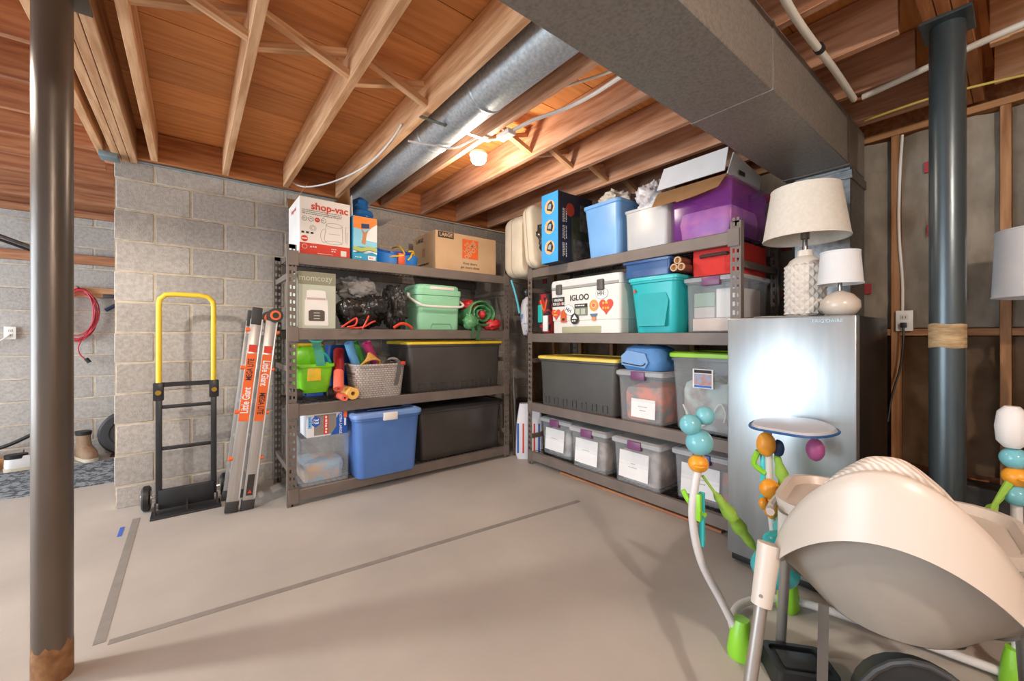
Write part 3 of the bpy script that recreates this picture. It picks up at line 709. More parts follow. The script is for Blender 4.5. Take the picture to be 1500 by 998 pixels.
for i in range(7):
    G().tube([(-.085 + .008 * i, .002 * i, .0), (-.06 + .01 * i, -.015 + .006 * i, .06 + .006 * i), (.01, -.02 + .008 * i, .095 + .008 * i), (.075, -.01 + .006 * i, .085), (.095, .015, .02)], .009, 8, smooth=4).out('rope_turn', mat('tan_rope', '#d9a457', .85, col2='#c08a3e', scale=60, bump=.5, bscale=200), t)
t = thing('carry_strap', 'grey webbing strap with a red buckle hanging over the basket front', 'strap', (1.27, 3.20, Z2 + .2))
g = G(); g.loft([[Vector((x0, yy, z)) for x0 in (-.02 + ox, .015 + ox)] for ox, yy, z in ((-.035, .03, .02), (-.02, .01, .08), (.02, -.03, .09), (.035, -.075, .08), (.04, -.098, .07), (.035, -.099, .0), (.02, -.096, -.06), (.01, -.092, -.11))], closed=False)
bmesh.ops.solidify(g.bm, geom=g.bm.faces[:], thickness=.003); g.out('webbing', mat('grey_webbing', '#8d8783', .8), t)
G().tube([(-.03, .05, .02), (.0, .03, .085), (.05, .0, .085), (.062, -.03, .03)], .013, 8, smooth=4).out('handle_loop', mat('grey_webbing', '#8d8783', .8), t)
G().box(.045, .08, -.112, -.098, .05, .075, .004).out('buckle', M_red, t)
M_ltub = mat('charcoal_tote', '#4b4642', .5, col2='#443f3c', scale=4)
tote('storage_tote', 'long charcoal tote with a yellow lid on the deck beside the woven basket', 'tote', (1.885, 3.385, Z2), 0, .97, .46, .435, M_ltub, M_yellow, .92, .022, ribs=8, r=.03)

# ---------------------------------------------------------------- left rack, bottom deck
Z1 = LL[0]
tote('clear_bin', 'clear plastic bin under the trash bag carton on the bottom deck', 'bin', (.765, 3.34, Z1 + .002), 0, .345, .42, .345, M_clear, None, .93, r=.02)
fill('loose blue and tan odds and ends inside the clear bin on the bottom deck', (.765, 3.34, Z1 + .008), 0, .29, .34, .16, ('#8fb0c8', '#c9a585'), 3)
b = carton('trash_bag_carton', 'blue and white trash bag carton lying on the clear bin', (.775, 3.25, Z1 + .346), 0, .275, .22, .165, mat('bagbox_white', '#e6e6ea', .6))
F = -.1105
plate('photo_panel', mat('print_taupe', '#8f857c', .7), b, rect(-.09, .06, .012, .155), F)
plate('blue_hexagon', M_blue, b, [(-.105, .09), (-.105, .13), (-.08, .152), (-.05, .13), (-.05, .09), (-.08, .07)], F - .001)
text('33', .04, M_paper, b, (-.075, F - .0025, .112), (90, 90, 0), bold=.02); scrib(b, .035, .008, M_paper, (-.097, F - .0025, .112), (90, 90, 0))
plate('pale_panel', mat('print_sky', '#8fc4e6', .7), b, rect(-.13, -.106, .065, .15), F); scrib(b, .07, .011, M_blue, (-.118, F - .0015, .108), (90, 90, 0))
plate('red_strip', M_red, b, rect(-.025, .005, .012, .148), F - .001); scrib(b, .125, .018, M_paper, (-.01, F - .0025, .08), (90, 90, 0))
plate('blue_panel', mat('print_cobalt', '#1d57b0', .7), b, [(.02, .002), (.137, .002), (.137, .163), (.085, .163), (.06, .12), (.06, .06)], F - .0008)
text('EXTRA LARGE', .025, M_paper, b, (.09, F - .002, .082), (90, 90, 0), bold=.01)
plate('orange_tab', M_orange, b, rect(.112, .136, .12, .163), F - .002); plate('white_tab', M_paper, b, rect(.116, .128, .06, .115), F - .002)
tote('storage_tote', 'medium blue tote with a white latch sticking out of the bottom deck', 'tote', (1.20, 3.25, Z1), 0, .53, .44, .49, mat('denim_tote', '#5d84c6', .35, col2='#5077b8', scale=3), mat('periwinkle_lid', '#7fa2dc', .35), .86, .03, latch=M_white, r=.05)
tag(G().box(1.06, 1.36, 3.12, 3.45, Z1 + .489, Z1 + .5, .004).out('folded_tarp', mat('navy_tarp', '#1d2f55', .5, bump=.4, bscale=20)), 'flat navy folded tarp lying on the blue tote', 'tarp')
tote('storage_tote', 'big smoky black lidded tote on the bottom deck', 'tote', (1.945, 3.40, Z1), 0, .88, .46, .46, mat('smoky_tote', '#4a4440', .25, col2='#403b38', scale=3), mat('black_lid', '#24211f', .4), .92, .03, r=.03, latch=None)

# ---------------------------------------------------------------- in front of the block wall
t = thing('hand_truck', 'black folding hand truck with a yellow loop handle against the block wall', 'hand truck', (-.022, 3.6, 0))
M_blk = mat('black_enamel', '#2b2b2d', .35, .2, col2='#333437')
g = G(); g.tube([(-.148, 0, .8), (-.148, 0, 1.385), (-.143, 0, 1.425), (-.115, 0, 1.455), (-.07, 0, 1.462), (.07, 0, 1.462), (.115, 0, 1.455), (.143, 0, 1.425), (.148, 0, 1.385), (.148, 0, .8)], .016, 12, smooth=0)
g.out('loop_handle', M_yellow, t)
for s in (-1, 1):
    G().box(s * .148 - .017, s * .148 + .017, -.017, .017, .06, .80, .004).out('side_rail', M_blk, t)
    G().box(s * .15 - .028, s * .15 + .028, -.022, .022, .745, .865, .006).out('joint_bracket', M_blk, t)
    G().cyl((s * .15, -.035, .80), (s * .15, -.02, .80), .016).out('lock_knob', mat('brass', '#b08b3e', .35, .8), t)
    wh = G().lathe([(.052, -.02), (.068, -.024), (.082, -.014), (.083, 0), (.082, .014), (.068, .024), (.052, .02)], 28).out('wheel', M_black, t)
    wh.location = (s * .215, .075, .083); wh.rotation_euler = (0, R(90), 0)
    hb = G().lathe([(.045, -.028), (.05, 0), (.045, .028)], 18).out('hub', M_alu, wh)
G().tube([(-.235, .075, .083), (.235, .075, .083)], .009).out('axle', M_chrome, t)
g = G(); g.loft([[Vector((-.15, -.01, .835)), Vector((.15, -.01, .835)), Vector((.15, .01, .835)), Vector((-.15, .01, .835))], [Vector((-.17, -.012, .865)), Vector((.17, -.012, .865)), Vector((.17, .012, .865)), Vector((-.17, .012, .865))]])
g.out('top_crossbar', M_blk, t)
for z in (.70, .42): G().box(-.135, .135, -.011, .011, z - .012, z + .012, .003).out('crossbar', M_blk, t)
G().box(-.15, .15, -.03, .0, .02, .15, .004).out('foot_panel', M_blk, t)
G().box(-.185, .185, -.16, .0, .0, .012, .003).out('toe_plate', M_blk, t)
for x in (-.165, 0, .165):
    g = G(); g.loft([[Vector((x - .005, -.028, .012)), Vector((x - .005, -.10, .012)), Vector((x - .005, -.028, .07))], [Vector((x + .005, -.028, .012)), Vector((x + .005, -.10, .012)), Vector((x + .005, -.028, .07))]]); g.out('gusset', M_blk, t, False)

# folded multi-position ladder leaning to the rack
t = thing('folding_ladder', 'silver folded aluminium ladder with orange labels leaning on the rack upright', 'ladder', (.255, 3.27, .0), rot=(R(-1.5), R(6.6), 0))
for i, x in enumerate((-.048, .042)):
    for y in (0, .28):
        G().box(x - .034, x + .034, y, y + .028, .05, 1.30, .003).out('rail', M_alu, t)
        G().box(x - .038, x + .038, y - .006, y + .036, 0.0, .07, .004).out('rubber_foot', M_dark, t)
        G().box(x + .031, x + .039, y - .004, y + .03, .08, 1.30, .001).out('rail_lip', mat('bright_aluminium', '#e2e2e2', .3, .6), t)
    for k in range(5): G().box(x - .018, x + .018, .02, .285, .2 + .25 * k, .23 + .25 * k, .004).out('rung', M_alu, t)
    lbp = G().box(x - .029, x + .029, -.0018, .001, .60, 1.06).out('label_plate', M_orange, t)
    ang = -90 if i == 0 else 90
    text('Little Giant', .062, M_paper, t, (x, -.003, .74 if i == 0 else .93), (90, ang, 0), bold=.02, sx=.62)
    text('MEGA LITE', .05, M_ink, t, (x, -.003, .95 if i == 0 else .72), (90, ang, 0), bold=.015, sx=.62)
    G().box(x - .024, x + .024, -.0016, .0, 1.07, 1.12).out('logo_patch', M_red, t)
    for z in (.35, .66, .96, 1.22):
        G().cyl((x + (-.055 if i == 0 else .055), .01, z), (x + (-.03 if i == 0 else .03), .01, z), .014).out('lock_knob', M_orange, t)
for y in (0, .28):
    g = G(); g.cyl((.06, y - .01, 1.34), (.06, y + .035, 1.34), .05, n=24); hg = g.out('hinge', M_dark, t)
    G().cyl((.06, y - .016, 1.34), (.06, y - .009, 1.34), .034, n=24).out('hinge_ring', M_orange, hg); G().cyl((.06, y - .02, 1.34), (.06, y - .015, 1.34), .02, n=18).out('hinge_button', M_black, hg)
    G().box(-.08, -.02, y - .004, y + .032, 1.26, 1.38, .004).out('hinge_arm', M_dark, t)
G().box(.022, .062, -.0016, .0, .10, .24).out('warning_label', M_ink, t); lb(plate('warning_mark', M_red, t, [(.03, .115), (.055, .115), (.0425, .14)], -.0018), 'red triangle mark')

# tape lines and marks on the floor
M_tape = mat('grey_floor_tape', '#8e8882', .7, col2='#858079', scale=20)
tag(G().box(-.295, -.259, 2.2, 3.56, -.002, .0015).out('floor_tape', M_tape), 'grey tape strip running to the hand truck from the tape corner', 'tape')
o = tag(G().box(-.25, 2.18, -.017, .017, -.002, .0014).out('floor_tape', M_tape), 'long grey tape strip crossing the concrete parallel to the block wall', 'tape'); o.location = (0, 2.165, 0); o.rotation_euler = (0, 0, R(-4.9))
tag(G().box(-.342, -.322, 3.30, 3.45, -.002, .0014).out('floor_tape', mat('blue_tape', '#3f66c4', .6)), 'short blue tape scrap beside the grey tape', 'tape')

# ================================================================ RIGHT RACK CONTENT (front faces -X, rz = -90)
def on_right(y0, y1, xf, d, z): return (xf + d / 2, (y0 + y1) / 2, z)
T4, T3, T2, T1 = RL[3], RL[2], RL[1], RL[0]
# top deck
M_cush = mat('cream_cushion', '#e0d2bb', .85, col2='#d3c3aa', scale=5, bump=.3, bscale=14)
def cushion(loc, label, rot, hf=.062):
    t = thing('seat_cushion', label, 'cushion', loc, group=None, rot=rot)
    g = G(); secs = []; n = 14
    for a in range(n + 1):
        u = a / n; th = .062 * (1 - (2 * u - 1) ** 6) ** .5 * (1 + .06 * math.sin(u * 11)) + .001
        row = [Vector((p.x, p.y, 0)) for p in rr(.44, .57, .09, 0, 6)]
        k = 1 - .10 * abs(2 * u - 1) ** 5
        secs.append([Vector((p.x * k, hf * (2 * u - 1), p.y * k + .285 + .004 * noise.noise(Vector((p.x * 12, p.y * 12, u))))) for p in row])
    g.loft(secs); g.out('pad', M_cush, t)
    G().tube([Vector((p.x * 1.002, 0, p.y * 1.002 + .285)) for p in rr(.44, .57, .09, 0, 6)] + [Vector((.22, 0, .49))], .004, 6).out('piping', mat('cushion_piping', '#b3a288', .9), t)
cushion((2.58, 2.993, T4 - .05), 'cream seat cushion on edge in the rack corner, nearer the tan moving carton', (0, 0, 0), .129)
cushion((2.57, 2.73, T4 + .006), 'cream seat cushion on edge pressed against the black bag', (R(-6), 0, 0))
blob('plastic_bag', 'crinkled dark brown plastic bag between the cream cushions and the blue carton', 'bag', (2.575, 2.612, T4), (.22, .06, .25), mat('brown_film', '#4a423c', .2, col2='#2f2925', scale=8, bump=1.0, bscale=22), 31, .14, 2.2, 56, crease=.2, pleat=.03)
b = carton('grill_carton', 'tall blue and black carton with round product pictures on the top deck', on_right(2.545, 2.345, 2.33, .42, T4), -90, .195, .42, .575, mat('navy_carton', '#25293a', .6, col2='#2c3144', scale=4))
F = -.2105
plate('blue_front', mat('azure_print', '#3f9fe0', .6), b, rect(-.097, .097, .001, .574), F)
for i, z in enumerate((.46, .295, .125)):
    plate('round_picture', mat('print_peach', '#e8b077', .7), b, disc(.0, z, .058), F - .001)
    plate('product_picture', M_ink, b, [(-.035, z - .02), (.03, z - .045), (.045, z), (.02, z + .05), (-.02, z + .03)], F - .0022)
    plate('product_highlight', mat('print_steel', '#9aa4ac', .5), b, [(-.02, z - .01), (.015, z - .02), (.02, z + .02), (-.005, z + .025)], F - .0032)
def side_plate(name, m, parent, pts, x):     # print on the +x local side: pts are (y,z)
    g = G(); g.loft([[Vector((x, y, z)) for y, z in pts], [Vector((x + .0012, y, z)) for y, z in pts]]); return g.out(name, m, parent, False)
side_plate('red_roundel', mat('print_rust', '#c0452e', .7), b, disc(-.07, .44, .05, 20, .055), .098)
side_plate('photo_print', mat('print_olive', '#4d4f33', .6, col2='#2f3322', scale=14), b, rect(-.05, .208, .02, .40), .098)
side_plate('photo_print', mat('print_smoke', '#6f6a63', .5, col2='#3f3b38', scale=18), b, rect(-.03, .19, .015, .2), .0992)
side_plate('photo_print', mat('print_smoke', '#6f6a63', .5, col2='#3f3b38', scale=18), b, rect(.05, .16, .28, .5), .0992)
for i in range(3): scrib(b, .12, .012, M_paper, (.0985, -.135, .38 - .14 * i), (90, 90, 90), lines=3)
M_sky = mat('sky_blue_tote', '#7fb2e6', .35, col2='#74a8de', scale=3)
t = tote('storage_tote', 'open sky blue tote with linens heaped on top of the right rack', 'tote', on_right(2.19, 1.84, 2.455, .40, T4), -90, .36, .42, .41, M_sky, None, .80, r=.04)
blob('linen_heap', 'cream and grey linens piled in the sky blue tote', 'cloth', (2.66, 2.01, T4 + .345), (.16, .13, .095), mat('cream_linen', '#d8cdbd', .9, col2='#b9aca0', scale=5, bump=.5, bscale=12), 17, .26, 2.6, 60, crease=.25, pleat=.04)
t = tote('clear_bin', 'frosted clear bin of white cloth beside the purple bin', 'bin', on_right(1.79, 1.47, 2.45, .36, T4), -90, .34, .36, .285, mat('frosted_plastic', '#e6e6e6', .3, alpha=.55), None, .92, r=.02)
fill('white cloth packed in the frosted clear bin', on_right(1.79, 1.47, 2.45, .36, T4 + .006), -90, .29, .30, .22, ('#e9e5e2', '#cfcac8'), 6)
blob('plastic_sack', 'knotted translucent plastic sack on the frosted clear bin', 'bag', (2.62, 1.655, T4 + .235), (.13, .12, .13), mat('white_film', '#d8d6d8', .3, col2='#b9a8a6', scale=7, bump=.8, bscale=18), 23, .3, 2.6, 56, crease=.3, pleat=.04)
t = tote('purple_bin', 'translucent purple bin on the end of the top deck', 'bin', on_right(1.45, 1.06, 2.465, .54, T4), -90, .40, .54, .33, mat('purple_plastic', '#9a3fae', .2, alpha=.27), None, .93, r=.02)
fill('pink and lilac cloth showing through the purple bin', on_right(1.45, 1.06, 2.475, .5, T4 + .006), -90, .345, .46, .21, ('#f4b4d8', '#c99ade'), 8)
# open white carton tipped on the purple bin
t = thing('gift_carton', 'open white carton with a tan flap lying on the purple bin under the trunk duct', 'box', (2.46, 1.30, T4 + .332), -90)
G().box(-.22, .21, .005, .47, .004, .014, .001, 1).out('bottom_panel', M_kraft, t)
M_wc = mat('white_card_face', '#e9ebee', .7)
g = G(); g.loft([[Vector((-.23, -.02, .03)), Vector((.21, -.02, .03)), Vector((.21, -.012, .03)), Vector((-.23, -.012, .03))], [Vector((-.22, .05, .19)), Vector((.20, .05, .19)), Vector((.20, .058, .19)), Vector((-.22, .058, .19))]])
g.out('white_panel', M_wc, t, False)
g = G(); v = [Vector((-.23, -.01, .012)), Vector((.22, -.01, .012)), Vector((.19, -.06, -.07)), Vector((.06, -.068, -.09)), (-.06, -.072, -.10), (-.07, -.068, -.09), Vector((-.24, -.068, -.09))]
v = [Vector(p) for p in v]; g.face([g.bm.verts.new(p) for p in v]); bmesh.ops.solidify(g.bm, geom=g.bm.faces[:], thickness=.005); g.out('tan_flap', M_kraft, t, False)
G().box(-.008, .012, .02, .026, .10, .17).out('tape_strip', mat('packing_tape', '#d8c49a', .4), t).rotation_euler = (R(-23), 0, 0)
g = G(); g.loft([[Vector((.212, .0, .014)), Vector((.212, .46, .014)), Vector((.218, .46, .014)), Vector((.218, 0, .014))], [Vector((.222, .06, .15)), Vector((.222, .46, .10)), Vector((.228, .46, .10)), Vector((.228, .06, .15))]]); g.out('side_panel', M_wc, t, False)
G().box(.2275, .230, .12, .2, .05, .075, .001, 1).out('hand_hole', M_ink, t).rotation_euler = (0, R(4), 0)

# second deck
t = thing('red_tool_bag', 'red and black tool bag squeezed beside the white cooler', 'bag', (2.66, 2.70, T3))
G().box(-.17, .17, -.07, .07, 0, .36, .02).out('body', mat('black_red_fabric', '#2a2224', .8, col2='#b0262a', scale=11, contrast=(.52, .55)), t)
G().box(-.18, -.165, -.065, -.005, .02, .16, .003).out('pocket', M_paper, t); G().box(-.182, -.168, .0, .06, .1, .26, .004).out('teal_pocket', M_teal, t)
G().tube([(-.174, .03, .3), (-.176, -.02, .2), (-.172, -.05, .3)], .008, 6, smooth=3).out('strap', M_orange, t)
# white cooler
t = thing('white_cooler', 'white hard cooler covered in stickers on the second deck', 'cooler', on_right(2.58, 1.82, 2.455, .44, T3 + .002), -90)
M_cool = mat('cooler_white', '#ece7df', .4, col2='#e5e0d8', scale=2); w, d = .74, .44
G().loft([rr(w * .96, d * .94, .03, 0), rr(w * .96, d * .94, .03, .10), rr(w * .975, d * .965, .03, .105), rr(w, d, .03, .365), rr(w * .94, d * .92, .03, .365)]).out('body', M_cool, t)
G().loft([rr(w, d, .03, .368), rr(w * 1.004, d * 1.004, .03, .39), rr(w * 1.004, d * 1.004, .03, .42), rr(w * .98, d * .97, .03, .445), rr(w * .8, d * .8, .03, .455)]).out('lid', mat('cooler_lid', '#dfe2e0', .4), t)
F = -d * .4955
G().box(-.35, .35, -d / 2 - .003, -d / 2 + .01, .368, .39, .002).out('grey_band', mat('cooler_grey', '#a8a49e', .5), t)
for x in (-.255, .19): G().box(x - .03, x + .03, -d / 2 - .022, -d / 2 + .004, .325, .41, .008).out('latch', mat('latch_grey', '#5d5752', .45), t)
G().box(-.24, .18, -d * .473 - .004, -d * .473 + .01, .0, .055, .01).out('handle_recess', mat('cooler_khaki', '#b5b08e', .5), t)
text('IGLOO', .066, M_ink, t, (-.035, F - .002, .285), bold=.02)
lean = lambda o: o
plate('sticker', M_ink, t, rect(-.345, -.20, .225, .305), F); text('VIRGINIA', .03, M_paper, t, (-.272, F - .002, .28), bold=.02, sx=.85); text('FOR LO', .03, M_paper, t, (-.295, F - .002, .247), bold=.02, sx=.8); plate('sticker_heart', M_red, t, heart(-.243, .247, .012), F - .0015); text('ERS', .03, M_paper, t, (-.215, F - .002, .247), bold=.02, sx=.7)
M_st = mat('sticker_red', '#e0523f', .5)
plate('sticker', M_st, t, heart(-.30, .165, .052), F); scrib(t, .05, .018, M_yellow, (-.30, F - .002, .17), lines=2)
plate('sticker', M_st, t, heart(.235, .205, .066), F); scrib(t, .07, .024, M_yellow, (.235, F - .002, .207), lines=2)
plate('sticker', mat('sticker_orange', '#d8622e', .5), t, [(-.245, .09), (-.18, .09), (-.178, .17), (-.195, .19), (-.21, .2), (-.235, .185), (-.247, .16)], F); plate('sticker_mark', M_ink, t, rect(-.228, -.198, .105, .125), F - .0015)
def oval(x, z, a, rx=.058, rz_=.04):
    c, s = math.cos(R(a)), math.sin(R(a)); pp = disc(0, 0, rx, 24, rz_)
    for sc, m, yy in ((1.06, M_grey, F), (1, M_paper, F - .001)): plate('sticker', m, t, [(x + (p * c - q * s) * sc, z + (p * s + q * c) * sc) for p, q in pp], yy)
    text('HH', .045, M_ink, t, (x - .01, F - .0025, z), (90, -a, 0), bold=.02); text(':', .045, M_red, t, (x + .034 * c, F - .0025, z + .034 * s), (90, -a, 0))
oval(-.145, .19, -24); oval(.195, .30, 2)
plate('sticker', mat('sticker_olive', '#7f8576', .5), t, rect(-.085, .05, .14, .235), F); plate('sticker_mark', M_ink, t, rect(-.085, .05, .205, .235), F - .0015); scrib(t, .11, .014, M_paper, (-.018, F - .003, .22))
for i in range(2): plate('sticker_window', M_sage, t, rect(-.075 + .06 * i, -.03 + .06 * i, .15, .195), F - .0015)
plate('sticker', M_ink, t, disc(-.085, .115, .045), F - .002); plate('sticker_mark', M_paper, t, [(-.115, .115), (-.055, .115), (-.085, .15)], F - .0035); scrib(t, .055, .016, M_paper, (-.085, F - .0035, .098))
plate('sticker', mat('sticker_amber', '#f0a04a', .5), t, disc(.115, .215, .044), F); plate('sticker_mark', M_paper, t, disc(.115, .215, .02), F - .0015); plate('sticker_mark', M_orange, t, disc(.115, .215, .016), F - .0025)
plate('sticker', mat('sticker_peach', '#e8946a', .5), t, disc(.115, .115, .022), F); plate('sticker_mark', mat('sticker_slate', '#5f7f96', .5), t, [(.075, .15), (.155, .15), (.135, .125), (.095, .125)], F - .0015)

M_tealt = mat('turquoise_tote', '#2fc2c6', .35, col2='#28b6bb', scale=2)
t = tote('storage_tote', 'turquoise tote with an arched front panel on the second deck', 'tote', on_right(1.755, 1.39, 2.44, .42, T3), -90, .37, .42, .385, M_tealt, mat('turquoise_lid', '#48d0d2', .35), .80, .022, r=.04)
G().loft([[Vector((x, y, z)) for x, z in [(-.10, .03), (.10, .03), (.12, .20), (.10, .255), (-.10, .255), (-.12, .20)]] for y in (-.215, -.165)]).out('arched_panel', mat('turquoise_panel', '#25b0b6', .35), t).rotation_euler = (R(-4.2), 0, 0)
plate('red_tag', M_red, t, [(-.145, .28), (-.12, .28), (-.132, .31)], -.2035)
t = tote('clear_bin', 'small clear blue bin of trinkets on the turquoise tote', 'bin', on_right(1.80, 1.43, 2.44, .34, T3 + .386), -90, .36, .34, .118, mat('blue_clear', '#4f78b4', .2, alpha=.55), mat('blue_clear_lid', '#456ca6', .25, alpha=.8), .95, .015, r=.02)
fill('small pale trinkets in the small clear blue bin', on_right(1.80, 1.43, 2.45, .32, T3 + .392), -90, .32, .28, .06, ('#d8cfd0', '#b0697a'), 11)
M_tubeb = mat('brown_paper_tube', '#8a4a38', .7); M_tubei = mat('tube_end', '#d9b48c', .8)
for i, (yy, zz) in enumerate(((1.447, .03), (1.397, .03), (1.422, .073))):
    t = thing('paper_tube', ('dark red wrapping paper roll touching the small clear blue bin', 'dark red wrapping paper roll touching the red fabric bin', 'dark red wrapping paper roll lying on top of two others')[i], 'tube', (2.42, yy - .05, T3 + .386 + zz), group='wrapping paper rolls beside the blue bin')
    ring = lambda xx, q: [Vector((xx, q * math.cos(2 * PI * k / 16), q * math.sin(2 * PI * k / 16))) for k in range(16)]
    G().loft([ring(0, .024), ring(.5, .024)], (False, True)).out('roll', M_tubeb, t)
    G().loft([ring(.03, .016), ring(-.001, .017), ring(-.001, .0242), ring(.01, .0242)], (True, False)).out('core', M_tubei, t)
t = thing('fabric_bin', 'red fabric storage bin with a dark strap handle on the clear bin', 'bin', on_right(1.325, 1.035, 2.505, .42, T3 + .352), -90)
M_rf = mat('red_fabric', '#d8362f', .8, col2='#c92f29', scale=6, bump=.2, bscale=60)
G().loft([rr(.27, .42, .012, 0), rr(.275, .425, .012, .09), rr(.27, .42, .012, .19), rr(.255, .40, .012, .192), rr(.255, .4, .012, .03)]).out('body', M_rf, t)
g = G(); g.tube([(-.08, -.212, .118), (-.07, -.224, .12), (0, -.235, .12), (.07, -.224, .12), (.08, -.212, .118)], .011, 6, smooth=3); g.out('strap_handle', mat('brown_webbing', '#4a3433', .8), t)
t = tote('clear_bin', 'clear bin packed with boxes under the red fabric bin', 'bin', on_right(1.375, 1.02, 2.505, .42, T3), -90, .345, .42, .35, M_clear, M_clearlid, .93, .025, latch=mat('plum_latch', '#7d4a72', .4), r=.02)
for i, (x0, x1, z0, z1, c, lab) in enumerate(((-.14, .14, .01, .09, '#d8bfae', 'peach shoe box at the foot of the clear bin'), (-.13, .0, .092, .16, '#b9b0a8', 'grey box inside the clear bin below the red fabric bin'), (.01, .14, .092, .27, '#e8e2dc', 'white box standing inside the clear bin below the red fabric bin'), (-.13, .0, .162, .25, '#7f9c86', 'green box inside the clear bin below the red fabric bin'))):
    o = tag(G().box(x0, x1, -.17, .15, z0, z1, .003, 1).out('small_box', mat('smallbox_%d' % i, c, .8)), lab, 'box'); o.location = on_right(1.375, 1.02, 2.505, .42, T3); o.rotation_euler = (0, 0, R(-90))

# third deck
tote('storage_tote', 'long grey tote with a yellow lid on the deck below the white cooler', 'tote', on_right(2.74, 1.87, 2.46, .46, T2), -90, .86, .46, .435, mat('slate_tote', '#55534f', .5, col2='#4d4b48', scale=3), mat('pale_yellow_lid', '#efd060', .4), .92, .022, ribs=7, r=.03)
M_plum = mat('plum_latch', '#7d4a72', .4)
def note(t, w, x0, x1, z0, z1, yf, lines, k=1):
    o = plate('paper_note', M_paper, t, rect(x0, x1, z0, z1), yf)
    o.rotation_euler = (R(-2 * k), 0, 0)
    for i, s in enumerate(lines): scrib(o, .012 * len(s), .006, M_grey, ((x0 + x1) / 2, yf - .002, (z0 + z1) / 2 + .012 - .026 * i), name='handwriting')
t = tote('clear_bin', 'clear latched bin with a paper note under the blue lunch bag', 'bin', on_right(1.865, 1.49, 2.45, .42, T2), -90, .37, .42, .365, M_clear, M_clearlid, .90, .03, latch=M_plum, r=.02)
note(t, .37, -.07, .12, .03, .16, -.199, ('summer', 'baby'))
fill('orange and grey clothes in the bin under the blue lunch bag', on_right(1.865, 1.49, 2.45, .42, T2 + .007), -90, .32, .36, .27, ('#7d7672', '#e07a5a'), 13)
t = thing('lunch_bag', 'blue zippered lunch bag lying on a clear latched bin', 'bag', (2.60, 1.685, T2 + .366), -90)
M_lb = mat('blue_nylon', '#3f74b4', .6, col2='#5f94cc', scale=4, bump=.2, bscale=60)
G().loft([rr(.29, .24, .06, 0), rr(.33, .27, .07, .03), rr(.34, .28, .08, .10), rr(.30, .24, .08, .155), rr(.22, .16, .06, .175)]).out('body', M_lb, t)
G().loft([[Vector((x, y, z)) for x, z in [(-.13, .035), (.06, .02), (.085, .06), (.06, .12), (-.08, .14), (-.135, .10)]] for y in (-.155, -.125)]).out('front_pocket', mat('pale_blue_nylon', '#7fa8d8', .6), t)
g = G().tube([(-.12, -.158, .05), (.03, -.158, .035), (.065, -.157, .055)], .004, 6, smooth=3); g.out('zipper', M_ink, t)
G().tube([(-.06, -.05, .17), (-.03, -.02, .195), (.05, 0, .195), (.09, -.03, .17)], .012, 8, smooth=3).out('carry_handle', mat('navy_webbing', '#1f3358', .8), t)
t = tote('clear_bin', 'tall clear bin with a lime green lid on the third deck', 'bin', on_right(1.49, 1.03, 2.505, .44, T2), -90, .44, .44, .505, M_clear, mat('lime_lid', '#9ad02f', .4), .86, .028, r=.04)
plate('product_label', M_paper, t, rect(-.06, .07, .28, .40), -.212); plate('label_picture', mat('print_photo', '#8fb4d8', .6, col2='#c98a72', scale=30), t, rect(-.05, .06, .30, .37), -.2135); plate('label_band', M_blue, t, rect(-.05, .06, .285, .298), -.2135); plate('label_band', M_ink, t, rect(-.05, .06, .375, .395), -.2135)
fill('pale green and grey toys heaped in the tall clear bin', on_right(1.49, 1.03, 2.505, .44, T2 + .007), -90, .34, .34, .34, ('#b9c8c4', '#9a8f8a'), 15)
t = thing('white_hose', 'thin white hose looped inside the tall clear bin', 'hose', (2.535, 1.27, T2 + .02))
G().tube([(.004, .13, .14), (.008, .08, .05), (.010, .0, .02), (.006, -.06, .10), (.003, -.11, .17), (.006, -.14, .12), (.009, -.13, .06)], .005, 8, smooth=5).out('tubing', M_cable, t)

# bottom deck: four latched bins
BT = [(2.755, 2.37, M_plum, 'by the rack corner', ('#b9b3ae', '#8a8480'), ('newborn',)), (2.33, 1.95, M_plum, 'under the grey tote', ('#8d7f76', '#b3a79e'), ('0-3 mo',)), (1.90, 1.50, M_plum, 'below the blue lunch bag', ('#9a8f8b', '#c2b7b2'), ('3-6', 'months')), (1.46, 1.05, mat('indigo_latch', '#46508c', .4), 'with indigo latch beside the freezer', ('#c96a5a', '#86786f'), ('spring', 'dresses'))]
for i, (y0, y1, lt, lab, cols, ln) in enumerate(BT):
    t = tote('clear_bin', 'clear latched bin with paper sheet on bottom deck, ' + lab, 'bin', on_right(y0, y1, 2.44 + .065 * (i % 3 == 0), .42, T1), -90, y0 - y1 - .01, .42, .325, M_clear, M_clearlid, .90, .03, latch=lt, r=.02, group='clear bins on the bottom deck')
    w = y0 - y1
    note(t, w, -w * .36, w * .24, .03, .22, -.203, ln, 2)
    fill('clothes in the bottom deck bin ' + lab, on_right(y0, y1, 2.44 + .065 * (i % 3 == 0), .42, T1 + .007), -90, w * .86, .36, .25, cols, 20 + i)

